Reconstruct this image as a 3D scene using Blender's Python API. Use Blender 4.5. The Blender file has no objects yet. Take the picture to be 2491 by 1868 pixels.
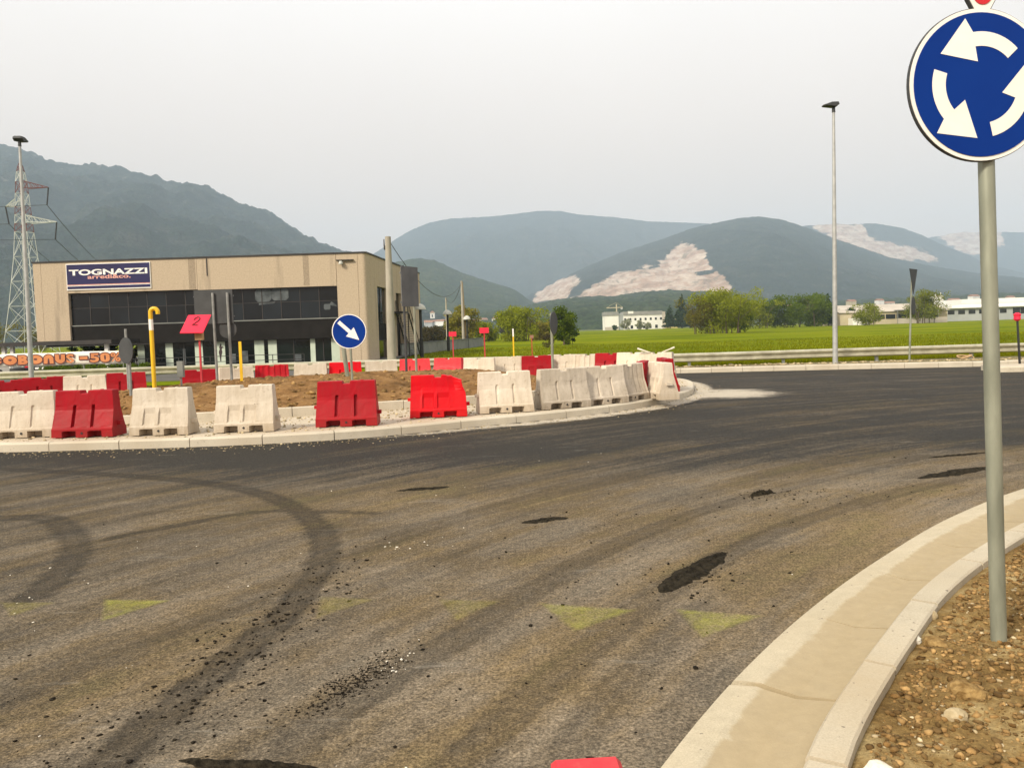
import bpy, bmesh, math, random
import numpy as np
from mathutils import Vector, Matrix
R = math.radians
random.seed(7); RNG = np.random.default_rng(11)
sc = bpy.context.scene
COL = sc.collection

# ------------------------------------------------------------------ camera
cam = bpy.data.cameras.new('camera'); camo = bpy.data.objects.new('camera', cam); COL.objects.link(camo)
cam.sensor_width = 36.0; cam.lens = 28.25; cam.clip_start = 0.05; cam.clip_end = 30000
cam.shift_y = -0.0113
camo.matrix_world = Matrix.Translation((0, 0, 1.5)) @ Matrix.Rotation(R(87.0), 4, 'X') @ Matrix.Rotation(R(-1.8), 4, 'Z')
sc.camera = camo

# ------------------------------------------------------------------ sky, sun, exposure
SUN_AZ, SUN_EL = R(222), R(36)          # azimuth clockwise from +Y
world = bpy.data.worlds.new('World'); sc.world = world; world.use_nodes = True
wn, wl = world.node_tree.nodes, world.node_tree.links
wn.clear()
sky = wn.new('ShaderNodeTexSky'); sky.sky_type = 'NISHITA'; sky.sun_disc = False
sky.sun_elevation = SUN_EL; sky.sun_rotation = SUN_AZ; sky.dust_density = 4.0; sky.air_density = 1.0
hs = wn.new('ShaderNodeHueSaturation'); hs.inputs['Saturation'].default_value = 0.2; hs.inputs['Value'].default_value = 0.085
tc = wn.new('ShaderNodeTexCoord'); sx = wn.new('ShaderNodeSeparateXYZ')
rp = wn.new('ShaderNodeValToRGB')
rp.color_ramp.elements[0].position = 0.0; rp.color_ramp.elements[0].color = (0.70, 0.485, 0.35, 1)
rp.color_ramp.elements[1].position = 0.95; rp.color_ramp.elements[1].color = (1.15, 1.08, 1.0, 1)
e = rp.color_ramp.elements.new(0.20); e.color = (0.785, 0.655, 0.56, 1)
e = rp.color_ramp.elements.new(0.38); e.color = (0.92, 0.865, 0.82, 1)
cn = wn.new('ShaderNodeTexNoise'); cn.inputs['Scale'].default_value = 1.6; cn.inputs['Detail'].default_value = 4
cm = wn.new('ShaderNodeMapRange'); cm.inputs[3].default_value = 0.90; cm.inputs[4].default_value = 1.10
mu = wn.new('ShaderNodeMixRGB'); mu.blend_type = 'MULTIPLY'; mu.inputs[0].default_value = 1.0
mx = wn.new('ShaderNodeMixRGB'); mx.inputs[0].default_value = 0.82
bg = wn.new('ShaderNodeBackground'); bg.inputs['Strength'].default_value = 1.0
wo = wn.new('ShaderNodeOutputWorld')
wl.new(tc.outputs['Generated'], sx.inputs[0]); wl.new(sx.outputs['Z'], rp.inputs[0])
wl.new(tc.outputs['Generated'], cn.inputs['Vector']); wl.new(cn.outputs['Fac'], cm.inputs[0])
wl.new(rp.outputs[0], mu.inputs[1]); wl.new(cm.outputs[0], mu.inputs[2])
wl.new(sky.outputs[0], hs.inputs['Color']); wl.new(hs.outputs[0], mx.inputs[1]); wl.new(mu.outputs[0], mx.inputs[2])
wl.new(mx.outputs[0], bg.inputs['Color']); wl.new(bg.outputs[0], wo.inputs[0])
sun = bpy.data.lights.new('sun', 'SUN'); sun.energy = 3.0; sun.angle = R(11); sun.color = (1.0, 0.89, 0.72)
suno = bpy.data.objects.new('sun', sun); COL.objects.link(suno)
sd = Vector((math.sin(SUN_AZ) * math.cos(SUN_EL), math.cos(SUN_AZ) * math.cos(SUN_EL), math.sin(SUN_EL)))
suno.rotation_euler = sd.to_track_quat('Z', 'Y').to_euler()
vs = sc.view_settings; vs.view_transform = 'Standard'; vs.look = 'None'; vs.exposure = 0.56; vs.gamma = 1.0; vs.use_curve_mapping = False
sc.cycles.use_denoising = True
sc.cycles.max_bounces = 6; sc.cycles.volume_bounces = 2; sc.cycles.transparent_max_bounces = 12

# ------------------------------------------------------------------ helpers
def tag(o, label=None, cat=None, group=None, kind=None):
    if label: o['label'] = label
    if cat: o['category'] = cat
    if group: o['group'] = group
    if kind: o['kind'] = kind
    return o

def link(name, data, parent=None):
    o = bpy.data.objects.new(name, data); COL.objects.link(o)
    if parent is not None: o.parent = parent
    return o

def thing(name, label, cat, loc=(0, 0, 0), rz=0.0, group=None, kind=None):
    o = link(name, None); o.location = loc; o.rotation_euler = (0, 0, rz); o.empty_display_size = 0.1
    return tag(o, label, cat, group, kind)

class MB:
    def __init__(s): s.v = []; s.f = []
    def add(s, vs, fs):
        n = len(s.v); s.v += [tuple(p) for p in vs]; s.f += [tuple(i + n for i in f) for f in fs]; return s
    def box(s, x0, x1, y0, y1, z0, z1):
        return s.add([(x0, y0, z0), (x1, y0, z0), (x1, y1, z0), (x0, y1, z0), (x0, y0, z1), (x1, y0, z1), (x1, y1, z1), (x0, y1, z1)],
                     [(0, 3, 2, 1), (4, 5, 6, 7), (0, 1, 5, 4), (1, 2, 6, 5), (2, 3, 7, 6), (3, 0, 4, 7)])
    def cyl(s, p0, p1, r0, r1=None, n=10, cap=True):
        r1 = r0 if r1 is None else r1
        p0, p1 = Vector(p0), Vector(p1); d = (p1 - p0).normalized()
        a = d.orthogonal().normalized(); b = d.cross(a)
        vs = []
        for p, r in ((p0, r0), (p1, r1)):
            for i in range(n):
                t = 2 * math.pi * i / n; vs.append(p + a * (r * math.cos(t)) + b * (r * math.sin(t)))
        fs = [(i, (i + 1) % n, n + (i + 1) % n, n + i) for i in range(n)]
        if cap: fs += [tuple(range(n - 1, -1, -1)), tuple(range(n, 2 * n))]
        return s.add(vs, fs)
    def tube(s, pts, r, n=8):
        pts = [Vector(p) for p in pts]; m = len(pts); vs = []
        ref = None
        for k, p in enumerate(pts):
            d = (pts[min(k + 1, m - 1)] - pts[max(k - 1, 0)]).normalized()
            a = d.orthogonal().normalized() if ref is None else (ref - d * ref.dot(d)).normalized()
            ref = a; b = d.cross(a); rr = r[k] if isinstance(r, (list, tuple)) else r
            for i in range(n):
                t = 2 * math.pi * i / n; vs.append(p + a * (rr * math.cos(t)) + b * (rr * math.sin(t)))
        fs = [(k * n + i, k * n + (i + 1) % n, (k + 1) * n + (i + 1) % n, (k + 1) * n + i) for k in range(m - 1) for i in range(n)]
        fs += [tuple(range(n - 1, -1, -1)), tuple(range((m - 1) * n, m * n))]
        return s.add(vs, fs)
    def prism(s, poly, y0, y1):      # poly in XZ (counter-clockwise seen from -Y), extruded along Y
        n = len(poly)
        vs = [(x, y0, z) for x, z in poly] + [(x, y1, z) for x, z in poly]
        fs = [tuple(range(n)), tuple(range(2 * n - 1, n - 1, -1))] + [(i, n + i, n + (i + 1) % n, (i + 1) % n) for i in range(n)]
        return s.add(vs, fs)
    def slab(s, poly, z0, z1):       # poly in XY, extruded along Z
        n = len(poly)
        vs = [(x, y, z0) for x, y in poly] + [(x, y, z1) for x, y in poly]
        fs = [tuple(range(n - 1, -1, -1)), tuple(range(n, 2 * n))] + [(i, (i + 1) % n, n + (i + 1) % n, n + i) for i in range(n)]
        return s.add(vs, fs)
    def lathe(s, prof, n=14, c=(0, 0, 0)):   # prof = [(r,z)]
        vs = [(c[0] + r * math.cos(2 * math.pi * i / n), c[1] + r * math.sin(2 * math.pi * i / n), c[2] + z) for r, z in prof for i in range(n)]
        fs = [(k * n + i, k * n + (i + 1) % n, (k + 1) * n + (i + 1) % n, (k + 1) * n + i) for k in range(len(prof) - 1) for i in range(n)]
        fs += [tuple(range(n - 1, -1, -1)), tuple(range((len(prof) - 1) * n, len(prof) * n))]
        return s.add(vs, fs)
    def mesh(s, name, m=None, smooth=False):
        me = bpy.data.meshes.new(name); me.from_pydata(s.v, [], s.f); me.update()
        if m: me.materials.append(m)
        if smooth:
            me.polygons.foreach_set('use_smooth', [True] * len(me.polygons))
            try: me.set_sharp_from_angle(angle=R(35))
            except Exception: pass
        return me
    def build(s, name, m, parent=None, smooth=False):
        return link(name, s.mesh(name, m, smooth), parent)

def np_mesh(name, V, F, m, smooth=False, attrs=None):
    """V (n,3) array, F (k,3 or 4) array"""
    me = bpy.data.meshes.new(name); V = np.asarray(V, np.float32); F = np.asarray(F, np.int32); k = F.shape[1]
    me.vertices.add(len(V)); me.vertices.foreach_set('co', V.ravel())
    me.loops.add(F.size); me.loops.foreach_set('vertex_index', F.ravel())
    me.polygons.add(len(F)); me.polygons.foreach_set('loop_start', np.arange(0, F.size, k, dtype=np.int32))
    me.polygons.foreach_set('loop_total', np.full(len(F), k, np.int32))
    if smooth: me.polygons.foreach_set('use_smooth', np.ones(len(F), bool))
    for an, arr in (attrs or {}).items():
        arr = np.asarray(arr, np.float32)
        if arr.ndim == 1: me.attributes.new(an, 'FLOAT', 'POINT').data.foreach_set('value', arr)
        else: me.attributes.new(an, 'FLOAT_VECTOR', 'POINT').data.foreach_set('vector', arr.ravel())
    me.update(calc_edges=True); me.validate()
    if m: me.materials.append(m)
    return me

def grid_faces(nx, ny):
    i = np.arange(nx - 1)[None, :] + np.arange(ny - 1)[:, None] * nx
    i = i.ravel(); return np.stack([i, i + 1, i + nx + 1, i + nx], 1)

def _hash(ix, iy, seed):
    n = (ix * 374761393 + iy * 668265263 + seed * 1442695041) & 0xffffffff
    n = ((n ^ (n >> 13)) * 1274126177) & 0xffffffff
    return ((n ^ (n >> 16)) & 0xffff) / 65535.0
def vnoise(x, y, seed=0):
    x = np.asarray(x, float); y = np.asarray(y, float)
    ix = np.floor(x).astype(np.int64); iy = np.floor(y).astype(np.int64); fx = x - ix; fy = y - iy
    fx = fx * fx * (3 - 2 * fx); fy = fy * fy * (3 - 2 * fy)
    a = _hash(ix, iy, seed); b = _hash(ix + 1, iy, seed); c = _hash(ix, iy + 1, seed); d = _hash(ix + 1, iy + 1, seed)
    return (a * (1 - fx) + b * fx) * (1 - fy) + (c * (1 - fx) + d * fx) * fy
def fbm(x, y, oct=5, seed=0, gain=0.5):
    s = 0; a = 1; t = 0
    for o in range(oct):
        s = s + a * vnoise(x * 2 ** o + 17.3 * o, y * 2 ** o - 9.1 * o, seed + o); t += a; a *= gain
    return s / t
def sstep(a, b, x):
    t = np.clip((np.asarray(x, float) - a) / (b - a), 0, 1); return t * t * (3 - 2 * t)

def catmull(P, step=0.1, closed=False):
    P = [np.array(p, float) for p in P]; n = len(P); out = []
    for i in range(n if closed else n - 1):
        if closed: p0, p1, p2, p3 = P[i - 1], P[i], P[(i + 1) % n], P[(i + 2) % n]
        else: p0, p1, p2, p3 = P[max(i - 1, 0)], P[i], P[i + 1], P[min(i + 2, n - 1)]
        for t in np.linspace(0, 1, 24, endpoint=False):
            out.append(0.5 * (2 * p1 + (p2 - p0) * t + (2 * p0 - 5 * p1 + 4 * p2 - p3) * t * t + (3 * p1 - p0 - 3 * p2 + p3) * t ** 3))
    out.append(P[0] if closed else P[-1]); out = np.array(out)
    s = np.r_[0, np.cumsum(np.linalg.norm(np.diff(out, axis=0), axis=1))]
    m = max(2, int(round(s[-1] / step))); q = np.linspace(0, s[-1], m + 1)
    return np.stack([np.interp(q, s, out[:, k]) for k in range(out.shape[1])], 1), q

def poly_dist(px, py, poly):
    """signed distance to polygon, positive inside"""
    px = np.asarray(px, float); py = np.asarray(py, float); d = np.full(px.shape, 1e9); ins = np.zeros(px.shape, bool)
    n = len(poly)
    for i in range(n):
        x0, y0 = poly[i]; x1, y1 = poly[(i + 1) % n]; dx, dy = x1 - x0, y1 - y0; L = dx * dx + dy * dy + 1e-12
        t = np.clip(((px - x0) * dx + (py - y0) * dy) / L, 0, 1)
        d = np.minimum(d, np.hypot(px - x0 - t * dx, py - y0 - t * dy))
        c = ((y0 > py) != (y1 > py)) & (px < (x1 - x0) * (py - y0) / (y1 - y0 + 1e-12) + x0); ins ^= c
    return np.where(ins, d, -d)
def line_dist(px, py, line):
    d = np.full(np.shape(px), 1e9)
    for (x0, y0), (x1, y1) in zip(line[:-1], line[1:]):
        dx, dy = x1 - x0, y1 - y0; t = np.clip(((px - x0) * dx + (py - y0) * dy) / (dx * dx + dy * dy + 1e-12), 0, 1)
        d = np.minimum(d, np.hypot(px - x0 - t * dx, py - y0 - t * dy))
    return d

def curve_mesh(polys, offset=0.0, ext=0.0, text=None):
    if text is not None:
        cu = bpy.data.curves.new('lettering', 'FONT'); cu.body = text
    else:
        cu = bpy.data.curves.new('lettering', 'CURVE'); cu.dimensions = '2D'; cu.fill_mode = 'BOTH'
        for P_ in polys:
            sp_ = cu.splines.new('POLY'); sp_.points.add(len(P_) - 1); sp_.use_cyclic_u = True
            for q, (px_, py_) in zip(sp_.points, P_): q.co = (px_, py_, 0, 1)
    cu.offset = offset; cu.extrude = ext
    ob = bpy.data.objects.new('tmp', cu); COL.objects.link(ob); dg = bpy.context.evaluated_depsgraph_get(); dg.update()
    me = bpy.data.meshes.new_from_object(ob.evaluated_get(dg)); V_ = np.array([v.co[:] for v in me.vertices]); F_ = [tuple(p.vertices) for p in me.polygons]
    bpy.data.objects.remove(ob); bpy.data.curves.remove(cu); bpy.data.meshes.remove(me); return V_, F_

# ------------------------------------------------------------------ materials
class NT:
    def __init__(s, name):
        s.m = bpy.data.materials.new(name); s.m.use_nodes = True; s.t = s.m.node_tree; s.t.nodes.clear()
        s.out = s.n('ShaderNodeOutputMaterial')
    def n(s, kind, **kw):
        x = s.t.nodes.new(kind)
        for k, v in kw.items(): setattr(x, k, v)
        return x
    def l(s, a, b): s.t.links.new(a, b)
    def coord(s, out='Object', scale=(1, 1, 1)):
        c = s.n('ShaderNodeTexCoord'); mp = s.n('ShaderNodeMapping'); mp.inputs['Scale'].default_value = scale
        s.l(c.outputs[out], mp.inputs['Vector']); return mp.outputs[0]
    def attr(s, name, vec=False):
        a = s.n('ShaderNodeAttribute'); a.attribute_name = name; return a.outputs['Vector' if vec else 'Fac']
    def noise(s, vec, scale, detail=5, rough=0.55):
        x = s.n('ShaderNodeTexNoise'); x.inputs['Scale'].default_value = scale; x.inputs['Detail'].default_value = detail
        x.inputs['Roughness'].default_value = rough; s.l(vec, x.inputs['Vector']); return x.outputs['Fac']
    def ramp(s, fac, stops):
        r = s.n('ShaderNodeValToRGB'); cr = r.color_ramp
        while len(cr.elements) < len(stops): cr.elements.new(0.5)
        for el, (p, c) in zip(cr.elements, stops):
            el.position = p; el.color = (c, c, c, 1) if isinstance(c, (int, float)) else (*c, 1)
        s.l(fac, r.inputs[0]); return r.outputs[0]
    def math(s, op, a, b=None, clamp=False):
        x = s.n('ShaderNodeMath', operation=op); x.use_clamp = clamp
        for i, q in enumerate((a, b)):
            if q is None: continue
            if isinstance(q, (int, float)): x.inputs[i].default_value = q
            else: s.l(q, x.inputs[i])
        return x.outputs[0]
    def mix(s, fac, a, b, mode='MIX'):
        x = s.n('ShaderNodeMixRGB', blend_type=mode)
        for i, q in enumerate((fac, a, b)):
            if isinstance(q, (int, float)): x.inputs[i].default_value = q
            elif isinstance(q, tuple): x.inputs[i].default_value = (*q, 1)
            else: s.l(q, x.inputs[i])
        return x.outputs[0]
    def bsdf(s, col, rough=0.8, metal=0.0, bump=None, bstr=0.3, bdist=0.01, spec=0.4):
        b = s.n('ShaderNodeBsdfPrincipled')
        if isinstance(col, tuple): b.inputs['Base Color'].default_value = (*col, 1)
        else: s.l(col, b.inputs['Base Color'])
        if isinstance(rough, (int, float)): b.inputs['Roughness'].default_value = rough
        else: s.l(rough, b.inputs['Roughness'])
        b.inputs['Metallic'].default_value = metal; b.inputs['Specular IOR Level'].default_value = spec
        if bump is not None:
            q = s.n('ShaderNodeBump'); q.inputs['Strength'].default_value = bstr; q.inputs['Distance'].default_value = bdist
            s.l(bump, q.inputs['Height']); s.l(q.outputs[0], b.inputs['Normal'])
        s.l(b.outputs[0], s.out.inputs[0]); return b

def nmat(name, c1, c2=None, scale=4.0, rough=0.75, metal=0.0, bstr=0.0, bscale=40.0, bdist=0.005, stretch=(1, 1, 1), lo=0.35, hi=0.65, spec=0.4, rnd=0.0, tone=None):
    t = NT(name); c2 = c2 or tuple(min(1, x * 1.25) for x in c1)
    v = t.coord('Object', stretch)
    col = t.ramp(t.noise(v, scale, 6), [(lo, c1), (hi, c2)])
    if rnd:
        oi = t.n('ShaderNodeObjectInfo'); mr = t.n('ShaderNodeMapRange'); mr.inputs[3].default_value = 1 - rnd; mr.inputs[4].default_value = 1 + rnd
        t.l(oi.outputs['Random'], mr.inputs[0]); col = t.mix(1.0, col, mr.outputs[0], 'MULTIPLY')
    if tone: col = t.mix(1.0, col, t.ramp(t.attr('tone'), [(0.0, tone[0]), (0.55, 1.0), (1.0, tone[1])]), 'MULTIPLY')
    t.bsdf(col, rough, metal, t.noise(v, bscale, 4) if bstr else None, bstr, bdist, spec)
    return t.m

def mat_road():
    t = NT('asphalt_dusty'); v = t.coord('Object'); fl = t.n('ShaderNodeMapping'); t.l(t.attr('flow', True), fl.inputs[0]); fl.inputs['Scale'].default_value = (3.2, 0.22, 1)
    f2 = t.n('ShaderNodeMapping'); t.l(t.attr('flow', True), f2.inputs[0]); f2.inputs['Scale'].default_value = (14, 0.9, 1)
    streak = t.noise(fl.outputs[0], 1.0, 4, 0.6); fine = t.noise(f2.outputs[0], 1.0, 5, 0.65)
    blotch = t.noise(v, 0.55, 5, 0.6); agg = t.noise(v, 140, 3, 0.6); agg2 = t.noise(v, 38, 4, 0.7)
    d = t.math('ADD', t.attr('dust'), t.math('MULTIPLY', t.math('SUBTRACT', streak, 0.5), 1.15))
    d = t.math('ADD', d, t.math('MULTIPLY', t.math('SUBTRACT', fine, 0.5), 0.75))
    d = t.math('ADD', d, t.math('MULTIPLY', t.math('SUBTRACT', blotch, 0.5), 0.8))
    d = t.math('ADD', d, t.math('MULTIPLY', t.math('SUBTRACT', agg2, 0.5), 0.95))
    d = t.math('ADD', d, t.math('MULTIPLY', t.math('SUBTRACT', t.noise(v, 9, 5, 0.75), 0.5), 0.7), True)
    d = t.math('MULTIPLY', d, 0.92, True)
    asp = t.ramp(agg, [(0.32, (0.010, 0.0095, 0.0085)), (0.52, (0.028, 0.026, 0.022)), (0.75, (0.075, 0.067, 0.052))])
    f3 = t.n('ShaderNodeMapping'); t.l(t.attr('flow', True), f3.inputs[0]); f3.inputs['Scale'].default_value = (1.5, 0.16, 1)
    warm = t.math('ADD', t.math('MULTIPLY', t.noise(f3.outputs[0], 1.0, 5, 0.65), 0.6), t.math('MULTIPLY', t.noise(v, 0.9, 5, 0.7), 0.4))
    dust = t.ramp(warm, [(0.36, (0.205, 0.176, 0.133)), (0.46, (0.262, 0.210, 0.145)), (0.54, (0.235, 0.172, 0.092)), (0.64, (0.205, 0.165, 0.070))])
    dust = t.mix(0.5, dust, t.ramp(agg, [(0.30, 0.25), (0.70, 1.5)]), 'MULTIPLY')
    col = t.mix(t.math('MULTIPLY', d, 0.9), asp, dust)
    pn = t.math('ADD', t.attr('pale'), t.math('MULTIPLY', t.math('SUBTRACT', t.noise(t.coord('Object', (0.6, 2.2, 1)), 2.2, 6, 0.75), 0.55), 1.7))
    pn = t.math('ADD', pn, t.math('MULTIPLY', t.math('SUBTRACT', t.noise(v, 24, 4, 0.8), 0.5), 0.9))
    pn = t.math('MULTIPLY', pn, t.math('MULTIPLY', t.attr('pale'), 2.0, True), True)
    col = t.mix(t.ramp(pn, [(0.28, 0.0), (0.62, 0.95)]), col, (0.46, 0.41, 0.33))
    grain = t.ramp(t.noise(v, 75, 2, 0.5), [(0.30, 0.45), (0.50, 1.0), (0.70, 1.65)]); grain2 = t.ramp(t.noise(v, 24, 4, 0.75), [(0.32, 0.60), (0.68, 1.38)])
    col = t.mix(0.85, col, grain, 'MULTIPLY'); col = t.mix(0.8, col, grain2, 'MULTIPLY')
    dk = t.math('MULTIPLY', t.attr('dark'), t.ramp(t.noise(v, 16, 5, 0.75), [(0.25, 0.35), (0.5, 1.0)]), True)
    col = t.mix(dk, col, t.mix(1.0, asp, (0.75, 0.72, 0.68), 'MULTIPLY'))
    # bleached grit scratches
    sp = t.ramp(t.noise(t.coord('Object', (0.35, 1.7, 1)), 2.6, 6, 0.8), [(0.60, 0.0), (0.74, 1.0)])
    col = t.mix(t.math('MULTIPLY', sp, 0.30), col, (0.45, 0.42, 0.36))
    t.bsdf(col, t.ramp(d, [(0.0, 0.75), (0.6, 0.95)]), 0, t.math('ADD', agg, t.math('MULTIPLY', agg2, 1.5)), 0.7, 0.01, 0.12)
    return t.m

def mat_barrier(name, base, fade, dirt, dirt_amt=0.5, rough=0.5):
    t = NT(name); v = t.coord('Object'); oi = t.n('ShaderNodeObjectInfo')
    va = t.n('ShaderNodeVectorMath', operation='ADD'); cb = t.n('ShaderNodeCombineXYZ')
    t.l(t.math('MULTIPLY', oi.outputs['Random'], 37.0), cb.inputs[0]); t.l(v, va.inputs[0]); t.l(cb.outputs[0], va.inputs[1]); w = va.outputs[0]
    mp = t.n('ShaderNodeMapping'); mp.inputs['Scale'].default_value = (9, 9, 1.2); t.l(w, mp.inputs[0])
    col = t.mix(t.ramp(t.noise(w, 2.2, 4), [(0.35, 0.0), (0.7, 1.0)]), base, fade)
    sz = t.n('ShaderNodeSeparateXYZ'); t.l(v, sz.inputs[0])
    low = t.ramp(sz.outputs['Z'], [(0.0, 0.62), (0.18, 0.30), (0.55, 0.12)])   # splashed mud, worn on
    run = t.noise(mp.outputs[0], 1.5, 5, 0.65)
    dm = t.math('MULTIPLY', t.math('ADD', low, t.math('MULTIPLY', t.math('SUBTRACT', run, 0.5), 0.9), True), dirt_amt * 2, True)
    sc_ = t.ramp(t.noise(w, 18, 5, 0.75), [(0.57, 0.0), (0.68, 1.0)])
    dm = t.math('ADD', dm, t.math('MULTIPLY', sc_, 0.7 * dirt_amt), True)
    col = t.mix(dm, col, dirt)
    mp2 = t.n('ShaderNodeMapping'); mp2.inputs['Scale'].default_value = (2.0, 2.0, 7.0); t.l(w, mp2.inputs[0])
    col = t.mix(t.math('MULTIPLY', t.ramp(t.noise(mp2.outputs[0], 2.4, 6, 0.8), [(0.66, 0.0), (0.70, 1.0)]), 0.75), col, (0.05, 0.042, 0.035))
    mr = t.n('ShaderNodeMapRange'); mr.inputs[3].default_value = 0.78; mr.inputs[4].default_value = 1.10; t.l(oi.outputs['Random'], mr.inputs[0])
    col = t.mix(1.0, col, mr.outputs[0], 'MULTIPLY')
    t.bsdf(col, rough, 0, t.noise(w, 9, 5, 0.6), 0.25, 0.02, 0.12); return t.m

def mat_leaf(name, c1, c2, c3=None, trans=0.35):
    t = NT(name); v = t.coord('Object'); c3 = c3 or c2
    col = t.ramp(t.noise(v, 0.9, 3), [(0.3, c1), (0.5, c2), (0.72, c3)])
    oi = t.n('ShaderNodeObjectInfo'); mr = t.n('ShaderNodeMapRange'); mr.inputs[3].default_value = 0.8; mr.inputs[4].default_value = 1.15
    t.l(oi.outputs['Random'], mr.inputs[0]); col = t.mix(1.0, col, mr.outputs[0], 'MULTIPLY')
    a = t.n('ShaderNodeBsdfDiffuse'); b = t.n('ShaderNodeBsdfTranslucent'); m = t.n('ShaderNodeMixShader'); m.inputs[0].default_value = trans
    t.l(col, a.inputs[0]); t.l(col, b.inputs[0]); t.l(a.outputs[0], m.inputs[1]); t.l(b.outputs[0], m.inputs[2]); t.l(m.outputs[0], t.out.inputs[0]); return t.m

def mat_mountain(name, c1, c2, c3, rock1=(0.44, 0.35, 0.28), rock2=(0.26, 0.18, 0.13), scale=0.012):
    t = NT(name); v = t.coord('Object'); vz = t.coord('Object', (1, 0.6, 2.2))
    col = t.ramp(t.noise(v, scale, 8, 0.62), [(0.32, c1), (0.52, c2), (0.7, c3)])
    fine = t.ramp(t.noise(v, 0.11, 3, 0.7), [(0.36, 0.35), (0.64, 1.55)])
    col = t.mix(0.9, col, fine, 'MULTIPLY')
    cliff = t.ramp(t.noise(t.coord('Object', (1, 1, 0.25)), 0.02, 6, 0.7), [(0.62, 0.0), (0.70, 1.0)])
    col = t.mix(t.math('MULTIPLY', cliff, t.attr('cliff'), True), col, (0.15, 0.145, 0.135))
    rk = t.ramp(t.noise(vz, 0.016, 7, 0.7), [(0.36, rock2), (0.46, (0.38, 0.255, 0.185)), (0.53, rock1), (0.65, (0.56, 0.465, 0.375))])
    rk = t.mix(t.ramp(t.noise(v, 0.02, 6, 0.7), [(0.55, 0.0), (0.63, 0.75)]), rk, (0.17, 0.14, 0.10))
    m = t.math('ADD', t.math('ADD', t.attr('rock'), 0.12), t.math('MULTIPLY', t.math('SUBTRACT', t.noise(v, 0.014, 6, 0.6), 0.5), 1.1))
    m = t.ramp(m, [(0.44, 0.0), (0.56, 1.0)])
    m = t.mix(1.0, m, t.ramp(t.attr('rock'), [(0.02, 0.0), (0.3, 1.0)]), 'MULTIPLY')
    col = t.mix(m, col, rk)
    t.bsdf(col, 0.95, 0, t.noise(v, 0.08, 4, 0.6), 0.9, 9.0, 0.05); return t.m

def mat_field():
    t = NT('meadow_grass'); v = t.coord('Object')
    c = t.ramp(t.noise(v, 0.05, 6, 0.6), [(0.34, (0.088, 0.120, 0.001)), (0.5, (0.138, 0.172, 0.002)), (0.66, (0.195, 0.208, 0.003))])
    c2 = t.ramp(t.noise(v, 3.0, 4, 0.7), [(0.25, 0.5), (0.6, 1.2)])
    c = t.mix(0.8, c, c2, 'MULTIPLY')
    dry = t.ramp(t.noise(t.coord('Object', (0.4, 1, 1)), 0.12, 4), [(0.60, 0.0), (0.75, 0.6)])
    c = t.mix(dry, c, (0.14, 0.125, 0.03))
    t.bsdf(c, 0.95, 0, t.noise(v, 4, 4, 0.7), 0.8, 0.15, 0.02); return t.m

def mat_soil(name, c1, c2, c3):
    t = NT(name); v = t.coord('Object')
    c = t.ramp(t.noise(v, 3.0, 8, 0.68), [(0.30, c1), (0.5, c2), (0.72, c3)])
    c = t.mix(0.7, c, t.ramp(t.noise(v, 60, 3, 0.7), [(0.3, 0.55), (0.7, 1.3)]), 'MULTIPLY')
    t.bsdf(c, 0.95, 0, t.noise(v, 45, 5, 0.7), 0.8, 0.02, 0.15); return t.m

def mat_stone(name, c1, c2, speck=(0.13, 0.11, 0.09), stain=(0.40, 0.31, 0.19), dirt=None):
    t = NT(name); v = t.coord('Object')
    c = t.ramp(t.noise(v, 2.2, 6, 0.65), [(0.32, c1), (0.66, c2)])
    c = t.mix(0.5, c, t.ramp(t.noise(v, 150, 2, 0.6), [(0.3, 0.72), (0.7, 1.18)]), 'MULTIPLY')
    c = t.mix(t.ramp(t.noise(v, 1.1, 5, 0.6), [(0.48, 0.0), (0.72, 0.75)]), c, stain)
    c = t.mix(t.ramp(t.noise(v, 34, 2, 0.5), [(0.71, 0.0), (0.74, 0.8)]), c, speck)
    if dirt:
        k = t.math('MULTIPLY', t.attr('dirt'), t.ramp(t.noise(v, 5, 6, 0.7), [(0.28, 0.55), (0.55, 1.0)]))
        k = t.ramp(t.math('ADD', k, t.math('MULTIPLY', t.math('SUBTRACT', t.noise(v, 2.5, 6, 0.7), 0.5), 0.7)), [(0.22, 0.0), (0.42, 0.85), (1.0, 1.0)])
        c = t.mix(k, c, dirt)
        c = t.mix(0.6, c, t.ramp(t.noise(v, 14, 6, 0.75), [(0.3, 0.84), (0.68, 1.10)]), 'MULTIPLY')
    t.bsdf(c, 0.9, 0, t.noise(v, 110, 4, 0.7), 0.4, 0.004, 0.2); return t.m

def mat_facade():
    t = NT('washed_concrete'); v = t.coord('Object')
    c = t.ramp(t.noise(v, 9, 6, 0.75), [(0.3, (0.36, 0.29, 0.21)), (0.55, (0.46, 0.375, 0.27)), (0.75, (0.52, 0.43, 0.32))])
    c = t.mix(t.ramp(t.noise(t.coord('Object', (1.1, 1.1, 0.10)), 0.9, 4, 0.6), [(0.58, 0.0), (0.70, 0.5)]), c, (0.20, 0.165, 0.125))
    t.bsdf(c, 0.92, 0, t.noise(v, 30, 4, 0.7), 0.4, 0.02, 0.15); return t.m

def mat_glass(name, tint, rough=0.06, scale=0.6):
    t = NT(name); v = t.coord('Object')
    c = t.ramp(t.noise(v, scale, 3), [(0.35, tuple(x * 0.5 for x in tint)), (0.65, tint)])
    oi = t.n('ShaderNodeObjectInfo'); mr = t.n('ShaderNodeMapRange'); mr.inputs[3].default_value = 0.5; mr.inputs[4].default_value = 1.5; t.l(oi.outputs['Random'], mr.inputs[0]); c = t.mix(1.0, c, mr.outputs[0], 'MULTIPLY')  # random tone per pane imitates uneven reflections in the glass
    b = t.bsdf(c, rough, 0, t.noise(v, 0.8, 2), 0.05, 0.05, 0.3); b.inputs['IOR'].default_value = 1.5; return t.m

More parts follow.
